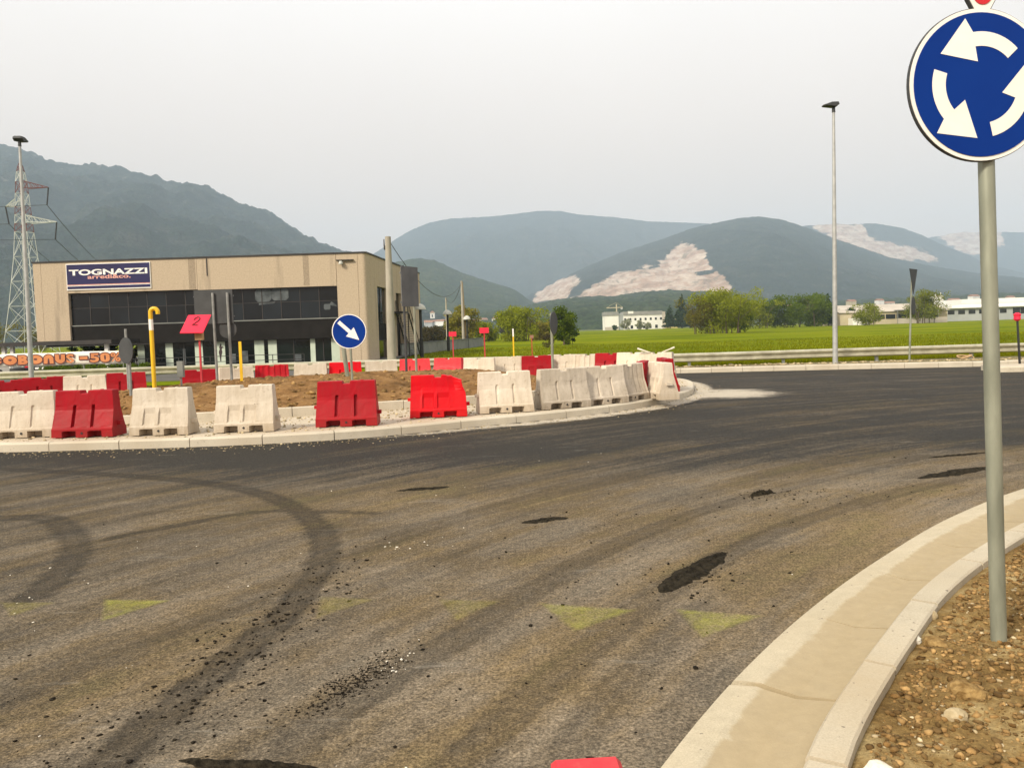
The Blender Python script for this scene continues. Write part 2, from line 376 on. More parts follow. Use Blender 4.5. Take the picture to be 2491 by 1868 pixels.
def mat_paint_decal(name, col, lo=0.40, hi=0.62, amt=0.9, fade=False):
    t = NT(name); v = t.coord('Object')
    n = t.math('ADD', t.math('MULTIPLY', t.noise(v, 60, 5, 0.8), 0.62), t.math('MULTIPLY', t.noise(v, 6, 4, 0.7), 0.5))
    a = t.math('MULTIPLY', t.ramp(n, [(lo, 0.0), (hi, 1.0)]), amt)
    if fade: a = t.math('MULTIPLY', a, t.ramp(t.math('ADD', t.attr('fade'), t.math('MULTIPLY', t.math('SUBTRACT', t.noise(v, 18, 4, 0.7), 0.5), 0.7)), [(0.1, 0.0), (0.9, 1.0)]))
    d = t.n('ShaderNodeBsdfDiffuse'); d.inputs[0].default_value = (*col, 1); tr = t.n('ShaderNodeBsdfTransparent'); m = t.n('ShaderNodeMixShader')
    t.l(a, m.inputs[0]); t.l(tr.outputs[0], m.inputs[1]); t.l(d.outputs[0], m.inputs[2]); t.l(m.outputs[0], t.out.inputs[0]); return t.m

M = {}
M['road'] = mat_road()
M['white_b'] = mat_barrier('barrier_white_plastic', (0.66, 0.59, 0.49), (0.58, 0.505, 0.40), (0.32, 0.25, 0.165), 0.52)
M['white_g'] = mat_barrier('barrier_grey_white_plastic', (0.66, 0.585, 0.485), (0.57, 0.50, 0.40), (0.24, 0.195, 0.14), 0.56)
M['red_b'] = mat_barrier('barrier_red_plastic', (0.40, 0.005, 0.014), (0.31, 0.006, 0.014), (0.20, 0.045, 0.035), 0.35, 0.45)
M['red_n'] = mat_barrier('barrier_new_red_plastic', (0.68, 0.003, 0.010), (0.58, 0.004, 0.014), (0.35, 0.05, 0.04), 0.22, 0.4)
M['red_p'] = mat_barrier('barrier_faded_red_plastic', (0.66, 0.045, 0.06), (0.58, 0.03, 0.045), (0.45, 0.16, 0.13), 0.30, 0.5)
M['black'] = nmat('black_plastic', (0.012, 0.012, 0.012), (0.03, 0.03, 0.03), 5, 0.6)
M['galv'] = nmat('galvanised_steel', (0.20, 0.212, 0.165), (0.32, 0.335, 0.265), 9, 0.5, 0.35, 0.15, 60, 0.002, (1, 1, 0.25))
M['galv_l'] = nmat('lamp_pole_steel', (0.34, 0.35, 0.34), (0.44, 0.45, 0.43), 6, 0.45, 0.3)
M['galv_d'] = nmat('weathered_steel', (0.20, 0.21, 0.20), (0.30, 0.31, 0.30), 8, 0.55, 0.3)
M['rail'] = nmat('guardrail_steel', (0.36, 0.34, 0.25), (0.52, 0.50, 0.38), 3, 0.5, 0.35)
M['signback'] = nmat('sign_back_dark', (0.035, 0.038, 0.040), (0.055, 0.058, 0.060), 4, 0.6)
M['signgrey'] = nmat('sign_back_grey', (0.085, 0.09, 0.095), (0.12, 0.125, 0.13), 3, 0.55)
M['blue'] = nmat('sign_blue', (0.0002, 0.024, 0.19), (0.0005, 0.030, 0.215), 2, 0.5, spec=0.12)
M['signwhite'] = nmat('sign_white', (0.78, 0.76, 0.70), (0.84, 0.82, 0.77), 6, 0.45)
M['signred'] = nmat('sign_red', (0.50, 0.012, 0.02), (0.56, 0.015, 0.025), 3, 0.45)
M['boardred'] = nmat('board_red', (0.72, 0.012, 0.045), (0.78, 0.02, 0.06), 3, 0.6)
M['ink'] = nmat('ink_black', (0.03, 0.02, 0.02), (0.05, 0.03, 0.03), 5, 0.7)
M['wood'] = nmat('wood_raw', (0.34, 0.22, 0.11), (0.45, 0.31, 0.16), 6, 0.8, stretch=(1, 1, 0.1))
M['yellow'] = nmat('yellow_paint', (0.66, 0.40, 0.010), (0.76, 0.48, 0.02), 4, 0.45)
M['postred'] = nmat('post_red', (0.40, 0.02, 0.03), (0.50, 0.04, 0.05), 4, 0.6)
M['kerb'] = mat_stone('kerb_concrete', (0.40, 0.35, 0.26), (0.50, 0.45, 0.35), stain=(0.36, 0.28, 0.17))
M['kerb2'] = mat_stone('kerb_island_concrete', (0.46, 0.41, 0.32), (0.58, 0.53, 0.43), stain=(0.38, 0.31, 0.22))
M['gutter'] = mat_stone('gutter_concrete', (0.42, 0.365, 0.26), (0.50, 0.44, 0.325), stain=(0.39, 0.325, 0.215), dirt=(0.355, 0.285, 0.175))
M['apron'] = mat_stone('apron_concrete', (0.42, 0.355, 0.265), (0.56, 0.49, 0.385), stain=(0.33, 0.245, 0.155))
M['soil'] = mat_soil('soil_verge', (0.085, 0.048, 0.014), (0.23, 0.150, 0.055), (0.46, 0.36, 0.18))
M['mound'] = mat_soil('soil_mound', (0.115, 0.058, 0.020), (0.22, 0.120, 0.045), (0.33, 0.20, 0.085))
M['clod'] = nmat('clod_earth', (0.135, 0.074, 0.024), (0.32, 0.205, 0.085), 14, 0.95, 0, 0.8, 90, 0.006, spec=0.1, tone=(0.45, 1.45))
M['pebble'] = nmat('pebble_pale', (0.30, 0.235, 0.13), (0.48, 0.40, 0.26), 9, 0.9, 0, 0.4, 60, 0.005, spec=0.1, tone=(0.6, 1.3))
M['bigclod'] = nmat('clod_large', (0.15, 0.088, 0.03), (0.33, 0.22, 0.09), 30, 0.95, 0, 0.9, 60, 0.012, spec=0.1)
M['bigstone'] = nmat('stone_tan', (0.32, 0.25, 0.14), (0.48, 0.40, 0.26), 18, 0.9, 0, 0.6, 50, 0.008, spec=0.1)
M['stonew'] = nmat('stone_white', (0.60, 0.55, 0.45), (0.74, 0.70, 0.60), 8, 0.85, 0, 0.4, 40, 0.01)
M['crumb'] = nmat('asphalt_crumb', (0.006, 0.005, 0.004), (0.03, 0.025, 0.018), 30, 0.95, spec=0.05)
M['patch'] = nmat('asphalt_patch', (0.010, 0.0085, 0.006), (0.036, 0.030, 0.020), 30, 0.95, 0, 0.9, 90, 0.012, spec=0.05)
M['field'] = mat_field()
M['ground'] = nmat('far_land', (0.06, 0.085, 0.02), (0.11, 0.12, 0.035), 0.01, 0.95)
M['grass'] = mat_leaf('grass_blades', (0.10, 0.115, 0.003), (0.14, 0.155, 0.004), (0.20, 0.20, 0.01))
M['weeds'] = nmat('verge_earth', (0.13, 0.105, 0.045), (0.20, 0.17, 0.075), 2, 0.95, 0, 0.6, 20, 0.03)
M['facade'] = mat_facade()
M['dark_metal'] = nmat('roof_edge_metal', (0.022, 0.020, 0.019), (0.035, 0.03, 0.028), 2, 0.6)
M['band'] = nmat('dark_cladding', (0.011, 0.010, 0.009), (0.016, 0.0145, 0.013), 1.5, 0.7, spec=0.1)
M['glass'] = mat_glass('tinted_glass', (0.010, 0.015, 0.019), 0.05, 0.22)
M['glass2'] = mat_glass('shop_glass', (0.010, 0.014, 0.013), 0.08)
M['palegreen'] = nmat('pale_green_panel', (0.42, 0.50, 0.40), (0.50, 0.57, 0.47), 1.5, 0.6)
M['refl_display'] = nmat('reflection_and_display', (0.03, 0.038, 0.042), (0.10, 0.115, 0.12), 1.6, 0.7)  # pale tone painted as pane reflections; display panels use it too
M['refl_display2'] = nmat('white_fabric', (0.72, 0.68, 0.60), (0.80, 0.77, 0.70), 1.2, 0.8)
M['navy'] = nmat('sign_navy', (0.010, 0.008, 0.055), (0.014, 0.012, 0.085), 0.6, 0.4)
M['pink'] = nmat('sign_pink', (0.62, 0.30, 0.24), (0.70, 0.36, 0.30), 3, 0.5)
M['orange'] = nmat('banner_orange', (0.50, 0.17, 0.06), (0.60, 0.24, 0.09), 1.5, 0.7)
M['brown'] = nmat('banner_outline', (0.10, 0.03, 0.03), (0.14, 0.045, 0.04), 2, 0.7)
M['skin'] = nmat('mannequin_grey', (0.10, 0.09, 0.08), (0.16, 0.15, 0.13), 3, 0.6)
M['poleconc'] = nmat('pole_concrete', (0.28, 0.26, 0.21), (0.38, 0.35, 0.29), 3, 0.9, 0, 0.4, 20, 0.01, (1, 1, 0.3))
M['fence'] = nmat('fence_concrete', (0.17, 0.18, 0.17), (0.23, 0.24, 0.22), 0.8, 0.9)
M['lampcap'] = nmat('lamp_globe', (0.42, 0.42, 0.38), (0.52, 0.52, 0.47), 3, 0.4)
M['wire'] = nmat('wire_dark', (0.02, 0.022, 0.024), (0.03, 0.03, 0.03), 3, 0.6)
M['pylon_w'] = nmat('pylon_white', (0.46, 0.49, 0.47), (0.56, 0.58, 0.55), 0.3, 0.6)
M['pylon_r'] = nmat('pylon_red', (0.13, 0.045, 0.04), (0.19, 0.06, 0.05), 0.3, 0.6)
M['bark'] = nmat('bark', (0.07, 0.05, 0.03), (0.13, 0.10, 0.065), 4, 0.95, 0, 0.5, 10, 0.03, (1, 1, 0.2))
M['leaf_spring'] = mat_leaf('leaf_spring', (0.13, 0.155, 0.014), (0.21, 0.24, 0.018), (0.28, 0.30, 0.03))
M['leaf_olive'] = mat_leaf('leaf_olive', (0.14, 0.125, 0.024), (0.20, 0.18, 0.03), (0.25, 0.235, 0.04))
M['leaf_green'] = mat_leaf('leaf_green', (0.06, 0.10, 0.010), (0.105, 0.155, 0.014), (0.17, 0.22, 0.022))
M['leaf_dark'] = mat_leaf('leaf_dark', (0.014, 0.030, 0.010), (0.024, 0.048, 0.014), (0.035, 0.065, 0.02), 0.2)
M['leaf_brown'] = mat_leaf('leaf_brown', (0.060, 0.048, 0.025), (0.085, 0.070, 0.032), (0.10, 0.09, 0.035))
M['blossom'] = mat_leaf('blossom_pale', (0.22, 0.24, 0.14), (0.34, 0.35, 0.22), (0.45, 0.44, 0.32))
M['wallwhite'] = nmat('wall_white', (0.70, 0.69, 0.65), (0.80, 0.79, 0.74), 0.15, 0.85)
M['wallgrey'] = nmat('wall_grey', (0.30, 0.32, 0.32), (0.38, 0.40, 0.40), 0.12, 0.8)
M['wallbeige'] = nmat('wall_beige', (0.42, 0.36, 0.24), (0.52, 0.45, 0.31), 0.2, 0.9)
M['wallyellow'] = nmat('wall_yellow', (0.66, 0.52, 0.17), (0.74, 0.60, 0.22), 0.3, 0.85)
M['roofpale'] = nmat('roof_pale', (0.40, 0.36, 0.30), (0.50, 0.45, 0.38), 0.2, 0.85)
M['roofgrey'] = nmat('roof_grey', (0.22, 0.22, 0.21), (0.29, 0.29, 0.27), 0.3, 0.9)
M['rooftile'] = nmat('roof_terracotta', (0.24, 0.12, 0.08), (0.34, 0.19, 0.13), 0.4, 0.9)
M['window'] = mat_glass('dark_window', (0.02, 0.022, 0.024), 0.15)
M['carsilver'] = nmat('car_silver', (0.42, 0.42, 0.40), (0.46, 0.46, 0.44), 1, 0.3, 0.6)
M['cardark'] = nmat('car_dark', (0.016, 0.018, 0.026), (0.022, 0.024, 0.034), 1, 0.25, 0.3)
M['tyre'] = nmat('tyre', (0.012, 0.012, 0.012), (0.02, 0.02, 0.02), 9, 0.9)
M['taillight'] = nmat('tail_light', (0.45, 0.01, 0.02), (0.5, 0.02, 0.04), 3, 0.3)
M['tri_y'] = mat_paint_decal('worn_yellow_paint', (0.44, 0.44, 0.08), 0.40, 0.78, 0.50, True)
M['tri_y2'] = mat_paint_decal('very_worn_yellow_paint', (0.33, 0.29, 0.07), 0.40, 0.80, 0.42, True)

# ================================================================== THE SETTING
def zroad(x, y): return -0.10 * sstep(18, 26, y) + 0.0 * np.asarray(x)
def zapron(y): return 0.12 + 1.2 * (-0.10 * float(sstep(18, 26, y)))

ISL = [(-9.5, 11.85), (-7.3, 11.34), (-5.95, 11.27), (-4.64, 11.24), (-3.36, 11.36), (-2.28, 11.64), (-1.47, 12.05), (-0.65, 12.55), (0.7, 13.35), (2.0, 14.36), (2.87, 15.4),
       (3.7, 16.85), (4.12, 18.2), (4.45, 20.0), (4.45, 21.8), (3.9, 23.4), (2.6, 24.9), (0.5, 26.0), (-2, 26.5), (-5, 26.2), (-8, 24.9), (-10.6, 22.8), (-12.6, 20.0), (-13.4, 17.0), (-13.0, 14.6), (-11.6, 12.8)]
INN = [(-9.6, 14.6), (-8.0, 13.9), (-6.5, 13.55), (-5.2, 13.62), (-4.0, 14.02), (-2.1, 14.76), (-0.86, 15.32), (0.5, 16.2), (1.4, 17.5), (1.7, 19.2), (1.4, 21.0), (0, 22.4), (-3, 23.0), (-6, 22.2), (-8.6, 20.2), (-10, 17.6), (-10.2, 15.8)]
isl, islq = catmull(ISL, 0.1, True); inn, innq = catmull(INN, 0.1, True)

# ---- far ground
g = MB(); g.add([(-6900, -280, -0.75), (6900, -280, -0.75), (6900, 8450, -0.75), (-6900, 8450, -0.75)], [(0, 1, 2, 3)])
tag(g.build('ground', M['ground']), kind='structure')

# ---- road
xs = np.r_[np.arange(-40, -14, 1.0), np.arange(-14, -6, 0.22), np.arange(-6, 6, 0.05), np.arange(6, 18, 0.22), np.arange(18, 45, 1.0)]
ys = np.r_[np.arange(-20, 1.2, 1.0), np.arange(1.2, 11, 0.045), np.arange(11, 30.6, 0.18)]
X, Y = np.meshgrid(xs, ys); x, y = X.ravel(), Y.ravel()
dkx = [-30, -6.6, -4, -1.5, 0.44, 2.55, 4.9, 8, 40]; dky = [10.6, 10.3, 9.7, 8.9, 8.8, 8.9, 9.2, 9.0, 8]
edge = np.interp(x, dkx, dky)
dust = 0.04 + 0.60 * sstep(1.0, -1.8, y - edge)
dust += 0.14 * sstep(5.5, 3.0, y) * sstep(-3, 2, x)
dI = -poly_dist(x, y, isl[::4])
C = np.array([13.1, -5.4]); rr = np.hypot(x - C[0], y - C[1]); th = np.arctan2(y - C[1], x - C[0])
kerbd = rr - 15.0
dust += 0.16 * sstep(2.2, 0.0, kerbd) * sstep(11, 7, y)
dust -= 0.22 * sstep(-1.2, -3.0, x) * sstep(3, 6, y)
pale = 1.0 * sstep(0.75, 0.05, dI) * (dI > 0) * (0.35 + 0.65 * sstep(-3, 1.5, x))
tipd = np.hypot((x - 4.5) * 0.75, (y - 17.2) * 0.8)
pale = np.maximum(pale, (0.45 + 0.9 * fbm(x * 0.5 + 7, y * 3.0, 4, 15)) * sstep(2.1, 0.0, tipd) * (dI > 0))
pale = np.maximum(pale, 0.30 * sstep(0.35, 0.55, fbm(x * 0.25, y * 0.9, 4, 5)) * sstep(12.5, 14, y) * sstep(3, 5, x))
dark = np.zeros_like(x)
def track(line, w, s):
    global dark
    c, _ = catmull(line, 0.12); dd = line_dist(x, y, c)
    dark = np.maximum(dark, s * sstep(w * 1.03, w * 0.86, dd) * (0.72 + 0.28 * sstep(0, w, dd)))
arc = [(-7.5, 10.0), (-6.3, 9.75), (-5.23, 9.37), (-4.34, 8.97), (-3.54, 8.56), (-2.89, 8.1), (-2.49, 7.73), (-2.07, 7.19), (-1.75, 6.66), (-1.5, 6.09), (-1.36, 5.61), (-1.29, 5.16), (-1.27, 4.69), (-1.28, 4.27), (-1.32, 3.92), (-1.38, 3.59), (-1.43, 3.3), (-1.46, 3.03), (-1.49, 2.79), (-1.5, 2.2)]
track(arc, 0.112, 0.74)
track([(-4.9, 6.95), (-4.36, 6.96), (-4.0, 6.85), (-3.64, 6.43), (-3.31, 5.97), (-3.1, 5.52), (-2.97, 5.09), (-2.9, 4.72)], 0.12, 0.70)
track([(-3.14, 6.08), (-2.9, 6.34), (-2.66, 6.57), (-2.37, 6.83), (-1.99, 6.9), (-1.2, 6.7)], 0.06, 0.7)
track([(-0.93, 2.5), (-0.77, 3.05), (-0.56, 3.46), (-0.28, 3.92), (0.08, 4.56), (0.57, 5.33), (1.41, 6.31), (2.76, 7.45), (4.45, 8.64)], 0.11, 0.42)
track([(-0.29, 2.5), (-0.05, 3.08), (0.26, 3.6), (0.7, 4.31), (1.27, 5.04), (2.23, 6.04), (3.65, 7.09), (5.4, 8.1)], 0.11, 0.45)
track([(0.02, 2.4), (0.25, 3.0), (0.55, 3.55), (0.98, 4.2)], 0.09, 0.30)
track([(-2.25, 3.3), (-2.05, 3.77), (-1.77, 4.17), (-1.35, 4.92), (-0.76, 6.0), (0.37, 7.4), (1.95, 8.66)], 0.13, 0.30)
track([(5, 23.6), (8, 23.7), (11, 23.1), (15, 22.2)], 0.22, 0.8)
track([(-1.5, 6.05), (-0.9, 6.1), (-0.4, 6.5), (0.3, 7.2), (1.2, 8.0)], 0.13, 0.30)
dark = np.maximum(dark, 0.65 * sstep(0.55, 0.75, fbm(x * 0.35, y * 2.2, 4, 33)) * sstep(19, 21, y))
flow = np.stack([rr, th * 15.0, 0 * rr], 1)
z = zroad(x, y) + 0.006 * (fbm(x * 1.3, y * 1.3, 4, 3) - 0.5)
road = link('road', np_mesh('road', np.stack([x, y, z], 1), grid_faces(len(xs), len(ys)), M['road'], True, dict(dust=dust, pale=pale, dark=dark, flow=flow)))
tag(road, kind='structure')

# ---- sweep helper for kerb stones
def sweep(curve, q, s0, s1, sec, zf=None, n=4):
    ss = np.linspace(s0, s1, n + 1); px = np.interp(ss, q, curve[:, 0]); py = np.interp(ss, q, curve[:, 1])
    e = 0.05; dx = np.interp(np.clip(ss + e, 0, q[-1]), q, curve[:, 0]) - np.interp(np.clip(ss - e, 0, q[-1]), q, curve[:, 0])
    dy = np.interp(np.clip(ss + e, 0, q[-1]), q, curve[:, 1]) - np.interp(np.clip(ss - e, 0, q[-1]), q, curve[:, 1])
    L = np.hypot(dx, dy) + 1e-9; nx, ny = -dy / L, dx / L; m = len(sec); b = MB(); vs = []
    for i in range(n + 1):
        for o, zz in sec:
            X_, Y_ = px[i] + nx[i] * o, py[i] + ny[i] * o; vs.append((X_, Y_, zz + (zf(X_, Y_) if zf else 0)))
    fs = [(i * m + k, (i + 1) * m + k, (i + 1) * m + (k + 1) % m, i * m + (k + 1) % m) for i in range(n) for k in range(m)]
    fs += [tuple(range(m)), tuple(n * m + k for k in range(m - 1, -1, -1))]
    return b.add(vs, fs)

# ---- traffic island: apron slab with kerb stones as its pieces
isl_in = []
for i in range(0, len(isl) - 1, 2):
    d = isl[(i + 1) % (len(isl) - 1)] - isl[i - 1 if i else len(isl) - 2]; d /= np.linalg.norm(d); isl_in.append((isl[i][0] - d[1] * 0.13, isl[i][1] + d[0] * 0.13))
gx = np.arange(-13.6, 4.8, 0.25); gy = np.arange(11.1, 26.8, 0.25)
bm = bmesh.new()
vv = [bm.verts.new((p[0], p[1], zapron(p[1]))) for p in isl_in]
bm.faces.new(vv); bmesh.ops.triangulate(bm, faces=bm.faces[:])
me = bpy.data.meshes.new('traffic_island'); bm.to_mesh(me); bm.free(); me.materials.append(M['apron'])
island = tag(link('traffic_island', me), kind='structure')
sec_o = [(0, -0.16), (0.14, -0.16), (0.14, 0.008), (0.02, 0.006), (0.0, -0.016)]
s = 0.0; k = 0
while s < islq[-1] - 0.3:
    e = min(s + 1.0, islq[-1])
    st = 0.006 * (random.random() - 0.5)
    sweep(isl, islq, s + 0.006, e - 0.006, [(o + st, zz + st * 0.5) for o, zz in sec_o], lambda X_, Y_: zapron(Y_)).build('kerb_stone', M['kerb2'], island); s = e
sec_i = [(0, -0.05), (0.12, -0.05), (0.12, 0.145), (0.015, 0.15), (0.0, 0.135)]
s = 0.0
while s < innq[-1] - 0.3:
    e = min(s + 1.0, innq[-1]); st = 0.01 * (random.random() - 0.5)
    sweep(inn, innq, s + 0.006, e - 0.006, [(o + st, zz + st) for o, zz in sec_i], lambda X_, Y_: zapron(Y_)).build('inner_kerb_stone', M['kerb2'], island); s = e

# ---- earth mound on the island
gx = np.arange(-10.6, 2.1, 0.065); gy = np.arange(13.3, 23.3, 0.065); X, Y = np.meshgrid(gx, gy); x, y = X.ravel(), Y.ravel()
di = poly_dist(x, y, inn[::4])
zz = zapron(15) + 0.10 + 0.34 * sstep(0.0, 3.0, di) + 0.10 * (fbm(x * 1.1, y * 1.1, 5, 21) - 0.5) * sstep(0, 0.8, di) + 0.085 * (fbm(x * 5, y * 5, 4, 22) - 0.5) + 0.045 * (vnoise(x * 12, y * 12, 9) - 0.5)
F = grid_faces(len(gx), len(gy)); keep = (di[F] > 0.03).all(1)
used = np.unique(F[keep]); re = np.full(len(x), -1); re[used] = np.arange(len(used))
tag(link('earth_mound', np_mesh('earth_mound', np.stack([x, y, zz], 1)[used], re[F[keep]], M['mound'])), kind='structure')
def mound_z(px, py):
    d = poly_dist(np.array([px]), np.array([py]), inn[::4])
    return float(zapron(15) + 0.10 + 0.34 * sstep(0.0, 3.0, d)[0])

# ---- little stones as joined geometry
ICO_V = None
def rocks(name, pts, size, m, seed=0, flat=0.75):
    global ICO_V
    if ICO_V is None:
        b = bmesh.new(); bmesh.ops.create_icosphere(b, subdivisions=1, radius=1.0)
        ICO_V = (np.array([v.co[:] for v in b.verts]), np.array([[v.index for v in f.verts] for f in b.faces])); b.free()
    r = np.random.default_rng(seed); n = len(pts); V0, F0 = ICO_V; k = len(V0)
    jit = 1 + 0.42 * (r.random((n, k, 1)) - 0.5) * 2
    S = np.asarray(size)[:, None, None] * np.stack([0.55 + 1.0 * r.random(n), 0.55 + 0.7 * r.random(n), flat * (0.45 + 0.6 * r.random(n))], 1)[:, None, :]
    V = np.sign(V0[None]) * np.abs(V0[None]) ** 0.8 * jit * S; a = r.random(n) * 6.28; c, s_ = np.cos(a)[:, None], np.sin(a)[:, None]
    V = np.stack([V[..., 0] * c - V[..., 1] * s_, V[..., 0] * s_ + V[..., 1] * c, V[..., 2]], -1) + np.asarray(pts)[:, None, :]
    Fa = (F0[None] + (np.arange(n) * k)[:, None, None]).reshape(-1, 3)
    return np_mesh(name, V.reshape(-1, 3), Fa, m, False, dict(tone=np.repeat(r.random(n), k)))
n = 5200; px = RNG.uniform(-10.2, 1.7, n); py = 13.4 + 9 * RNG.random(n) ** 1.6; d = poly_dist(px, py, inn[::4]); ok = d > 0.1
px, py, d = px[ok], py[ok], d[ok]; pz = zapron(15) + 0.10 + 0.34 * sstep(0, 3, d) + 0.10 * (fbm(px * 1.1, py * 1.1, 5, 21) - 0.5) * sstep(0, 0.8, d)
tag(link('soil_clods', rocks('soil_clods', np.stack([px, py, pz], 1), 0.012 + 0.055 * RNG.random(len(px)) ** 4, M['clod'], 3)), 'loose brown clods strewn over the mound inside the barriers', 'clods', kind='stuff')

n = 5000; u = RNG.random(n) * (len(isl) * 0.42); pi = u.astype(int); w = RNG.random(n)
pj = np.array([np.argmin(np.hypot(inn[:, 0] - isl[i][0], inn[:, 1] - isl[i][1])) for i in pi]); px = isl[pi, 0] + (inn[pj, 0] - isl[pi, 0]) * (0.08 + 0.9 * w) + RNG.normal(size=n) * 0.05; py = isl[pi, 1] + (inn[pj, 1] - isl[pi, 1]) * (0.08 + 0.9 * w)
ok = (poly_dist(px, py, isl[::4]) > 0.16) & (poly_dist(px, py, inn[::4]) < -0.02); px, py = px[ok], py[ok]
tag(link('apron_gravel', rocks('apron_gravel', np.stack([px, py, np.array([zapron(q) for q in py]) + 0.003], 1), 0.004 + 0.022 * RNG.random(len(px)) ** 4, M['pebble'], 13)), 'pale gravel strewn over the concrete apron below the near barriers', 'gravel', kind='stuff')
n = 2500; u = RNG.random(n) * (len(isl) * 0.5); pi = u.astype(int); px = isl[pi, 0] + RNG.normal(size=n) * 0.25; py = isl[pi, 1] - np.abs(RNG.normal(size=n)) * 0.30; ok = poly_dist(px, py, isl[::4]) < -0.02; px, py = px[ok], py[ok]
tag(link('kerb_grit', rocks('kerb_grit', np.stack([px, py, zroad(px, py) + 0.004], 1), 0.003 + 0.012 * RNG.random(len(px)) ** 3, M['pebble'], 14)), 'pale grit lying on the asphalt along the island kerb', 'grit', kind='stuff')

# ---- near right: gutter slabs, kerb stones and the stony verge
GO = [(-0.5, 0.6), (-0.15, 1.4), (0.15, 2.08), (0.483, 2.654), (0.92, 3.305), (1.48, 4.024), (2.207, 4.837), (3.143, 5.776), (4.269, 6.684), (5.6, 7.5), (7.3, 8.35), (9.5, 9.2), (12.5, 10.0)]
KF = [(0.15, 0.6), (0.38, 1.4), (0.60, 1.95), (0.856, 2.42), (1.098, 2.80), (1.517, 3.36), (2.046, 4.02), (2.66, 4.64), (3.44, 5.32), (4.40, 6.02), (5.7, 6.85), (7.4, 7.7), (9.6, 8.5), (12.6, 9.3)]
go, goq = catmull(GO, 0.05); kf, kfq = catmull(KF, 0.05)
edgeR = tag(link('roadside_kerb', None), kind='structure')
prof = [(0.0, -0.03), (0.0, 0.028), (0.03, 0.048), (0.28, 0.066), (0.36, 0.060), (0.62, 0.050), (0.99, 0.076), (0.99, -0.03)]
s = 0.0; off = 0.35
nk = int(kfq[-1] / 0.86)
for i in range(nk):
    s0, s1 = i * 0.86, (i + 1) * 0.86; b = MB(); vs = []; m = len(prof); nn = 5
    for j in range(nn + 1):
        u = (s0 + 0.009 + (s1 - s0 - 0.018) * j / nn); K = np.array([np.interp(u, kfq, kf[:, 0]), np.interp(u, kfq, kf[:, 1])])
        w = u / kfq[-1] * goq[-1]
        # nearest point of the outer line
        O = go[np.argmin(np.hypot(go[:, 0] - K[0], go[:, 1] - K[1]))]
        for o, h in prof: vs.append((O[0] + (K[0] - O[0]) * o, O[1] + (K[1] - O[1]) * o, h))
    fs = [(a * m + k, a * m + (k + 1) % m, (a + 1) * m + (k + 1) % m, (a + 1) * m + k) for a in range(nn) for k in range(m)]
    fs += [tuple(range(m - 1, -1, -1)), tuple(nn * m + k for k in range(m))]
    gs = b.add(vs, fs).build('gutter_slab', M['gutter'], edgeR)
    gs.data.attributes.new('dirt', 'FLOAT', 'POINT').data.foreach_set('value', np.tile(np.array([0.1, 0.0, 0.0, 0.12, 0.55, 1.0, 0.65, 0.6], np.float32), nn + 1))
    st = 0.008 * (random.random() - 0.5)
    sec = [(0 + st, -0.05), (-0.125 + st, -0.05), (-0.125 + st, 0.122 + st), (-0.115 + st, 0.130 + st), (-0.012 + st, 0.130 + st), (0.0 + st, 0.116 + st)]
    a0 = s0 + 0.30
    if a0 + 0.86 < kfq[-1]: sweep(kf, kfq, a0 + 0.010, a0 + 0.850, sec, None, 5).build('kerb_stone', M['kerb'], edgeR)

kb = [(p[0], p[1]) for p in kf[::6]]
vpoly = kb + [(13, 7.0), (13, -1), (0.4, -1)]
gx = np.r_[np.arange(0.3, 4.2, 0.022), np.arange(4.2, 12.5, 0.12)]; gy = np.r_[np.arange(0.4, 6.5, 0.022), np.arange(6.5, 9.2, 0.12)]
X, Y = np.meshgrid(gx, gy); x, y = X.ravel(), Y.ravel(); di = poly_dist(x, y, vpoly)
def verge_h(x, y, di): return 0.085 + 0.03 * sstep(0, 0.6, di) + 0.06 * (fbm(x * 2.2, y * 2.2, 4, 41) - 0.5) * sstep(0, 0.3, di)
def verge_full(x, y, di):
    cell = vnoise(x * 22, y * 22, 61); cell2 = vnoise(x * 46, y * 46, 62)
    return verge_h(x, y, di) + (0.060 * (fbm(x * 7, y * 7, 4, 42) - 0.5) + 0.020 * np.abs(cell - 0.5) + 0.012 * (cell2 - 0.5)) * sstep(0.10, 0.2, di)
zz = verge_full(x, y, di)
F = grid_faces(len(gx), len(gy)); keep = (di[F] > 0.05).all(1); used = np.unique(F[keep]); re = np.full(len(x), -1); re[used] = np.arange(len(used))
tag(link('verge_soil', np_mesh('verge_soil', np.stack([x, y, zz], 1)[used], re[F[keep]], M['soil'])), kind='structure')
def scatter_verge(n, seed, s0, s1, p, m, name, label, cat):
    r = np.random.default_rng(seed); px = r.uniform(0.8, 4.6, n); py = r.uniform(1.6, 6.4, n); d = poly_dist(px, py, vpoly); ok = d > 0.15 + 0.02 * r.random(n); px, py, d = px[ok], py[ok], d[ok]
    sz = s0 + (s1 - s0) * r.random(len(px)) ** p
    tag(link(name, rocks(name, np.stack([px, py, verge_full(px, py, d) + sz * 0.2], 1), sz, m, seed)), label, cat, kind='stuff')
scatter_verge(70000, 5, 0.0025, 0.016, 4.2, M['clod'], 'earth_crumbs', 'brown crumbs of earth covering the verge around the sign post', 'crumbs')
scatter_verge(6000, 6, 0.002, 0.011, 4.0, M['pebble'], 'pale_gravel', 'pale pebbles mixed into the brown verge by the kerb', 'gravel')
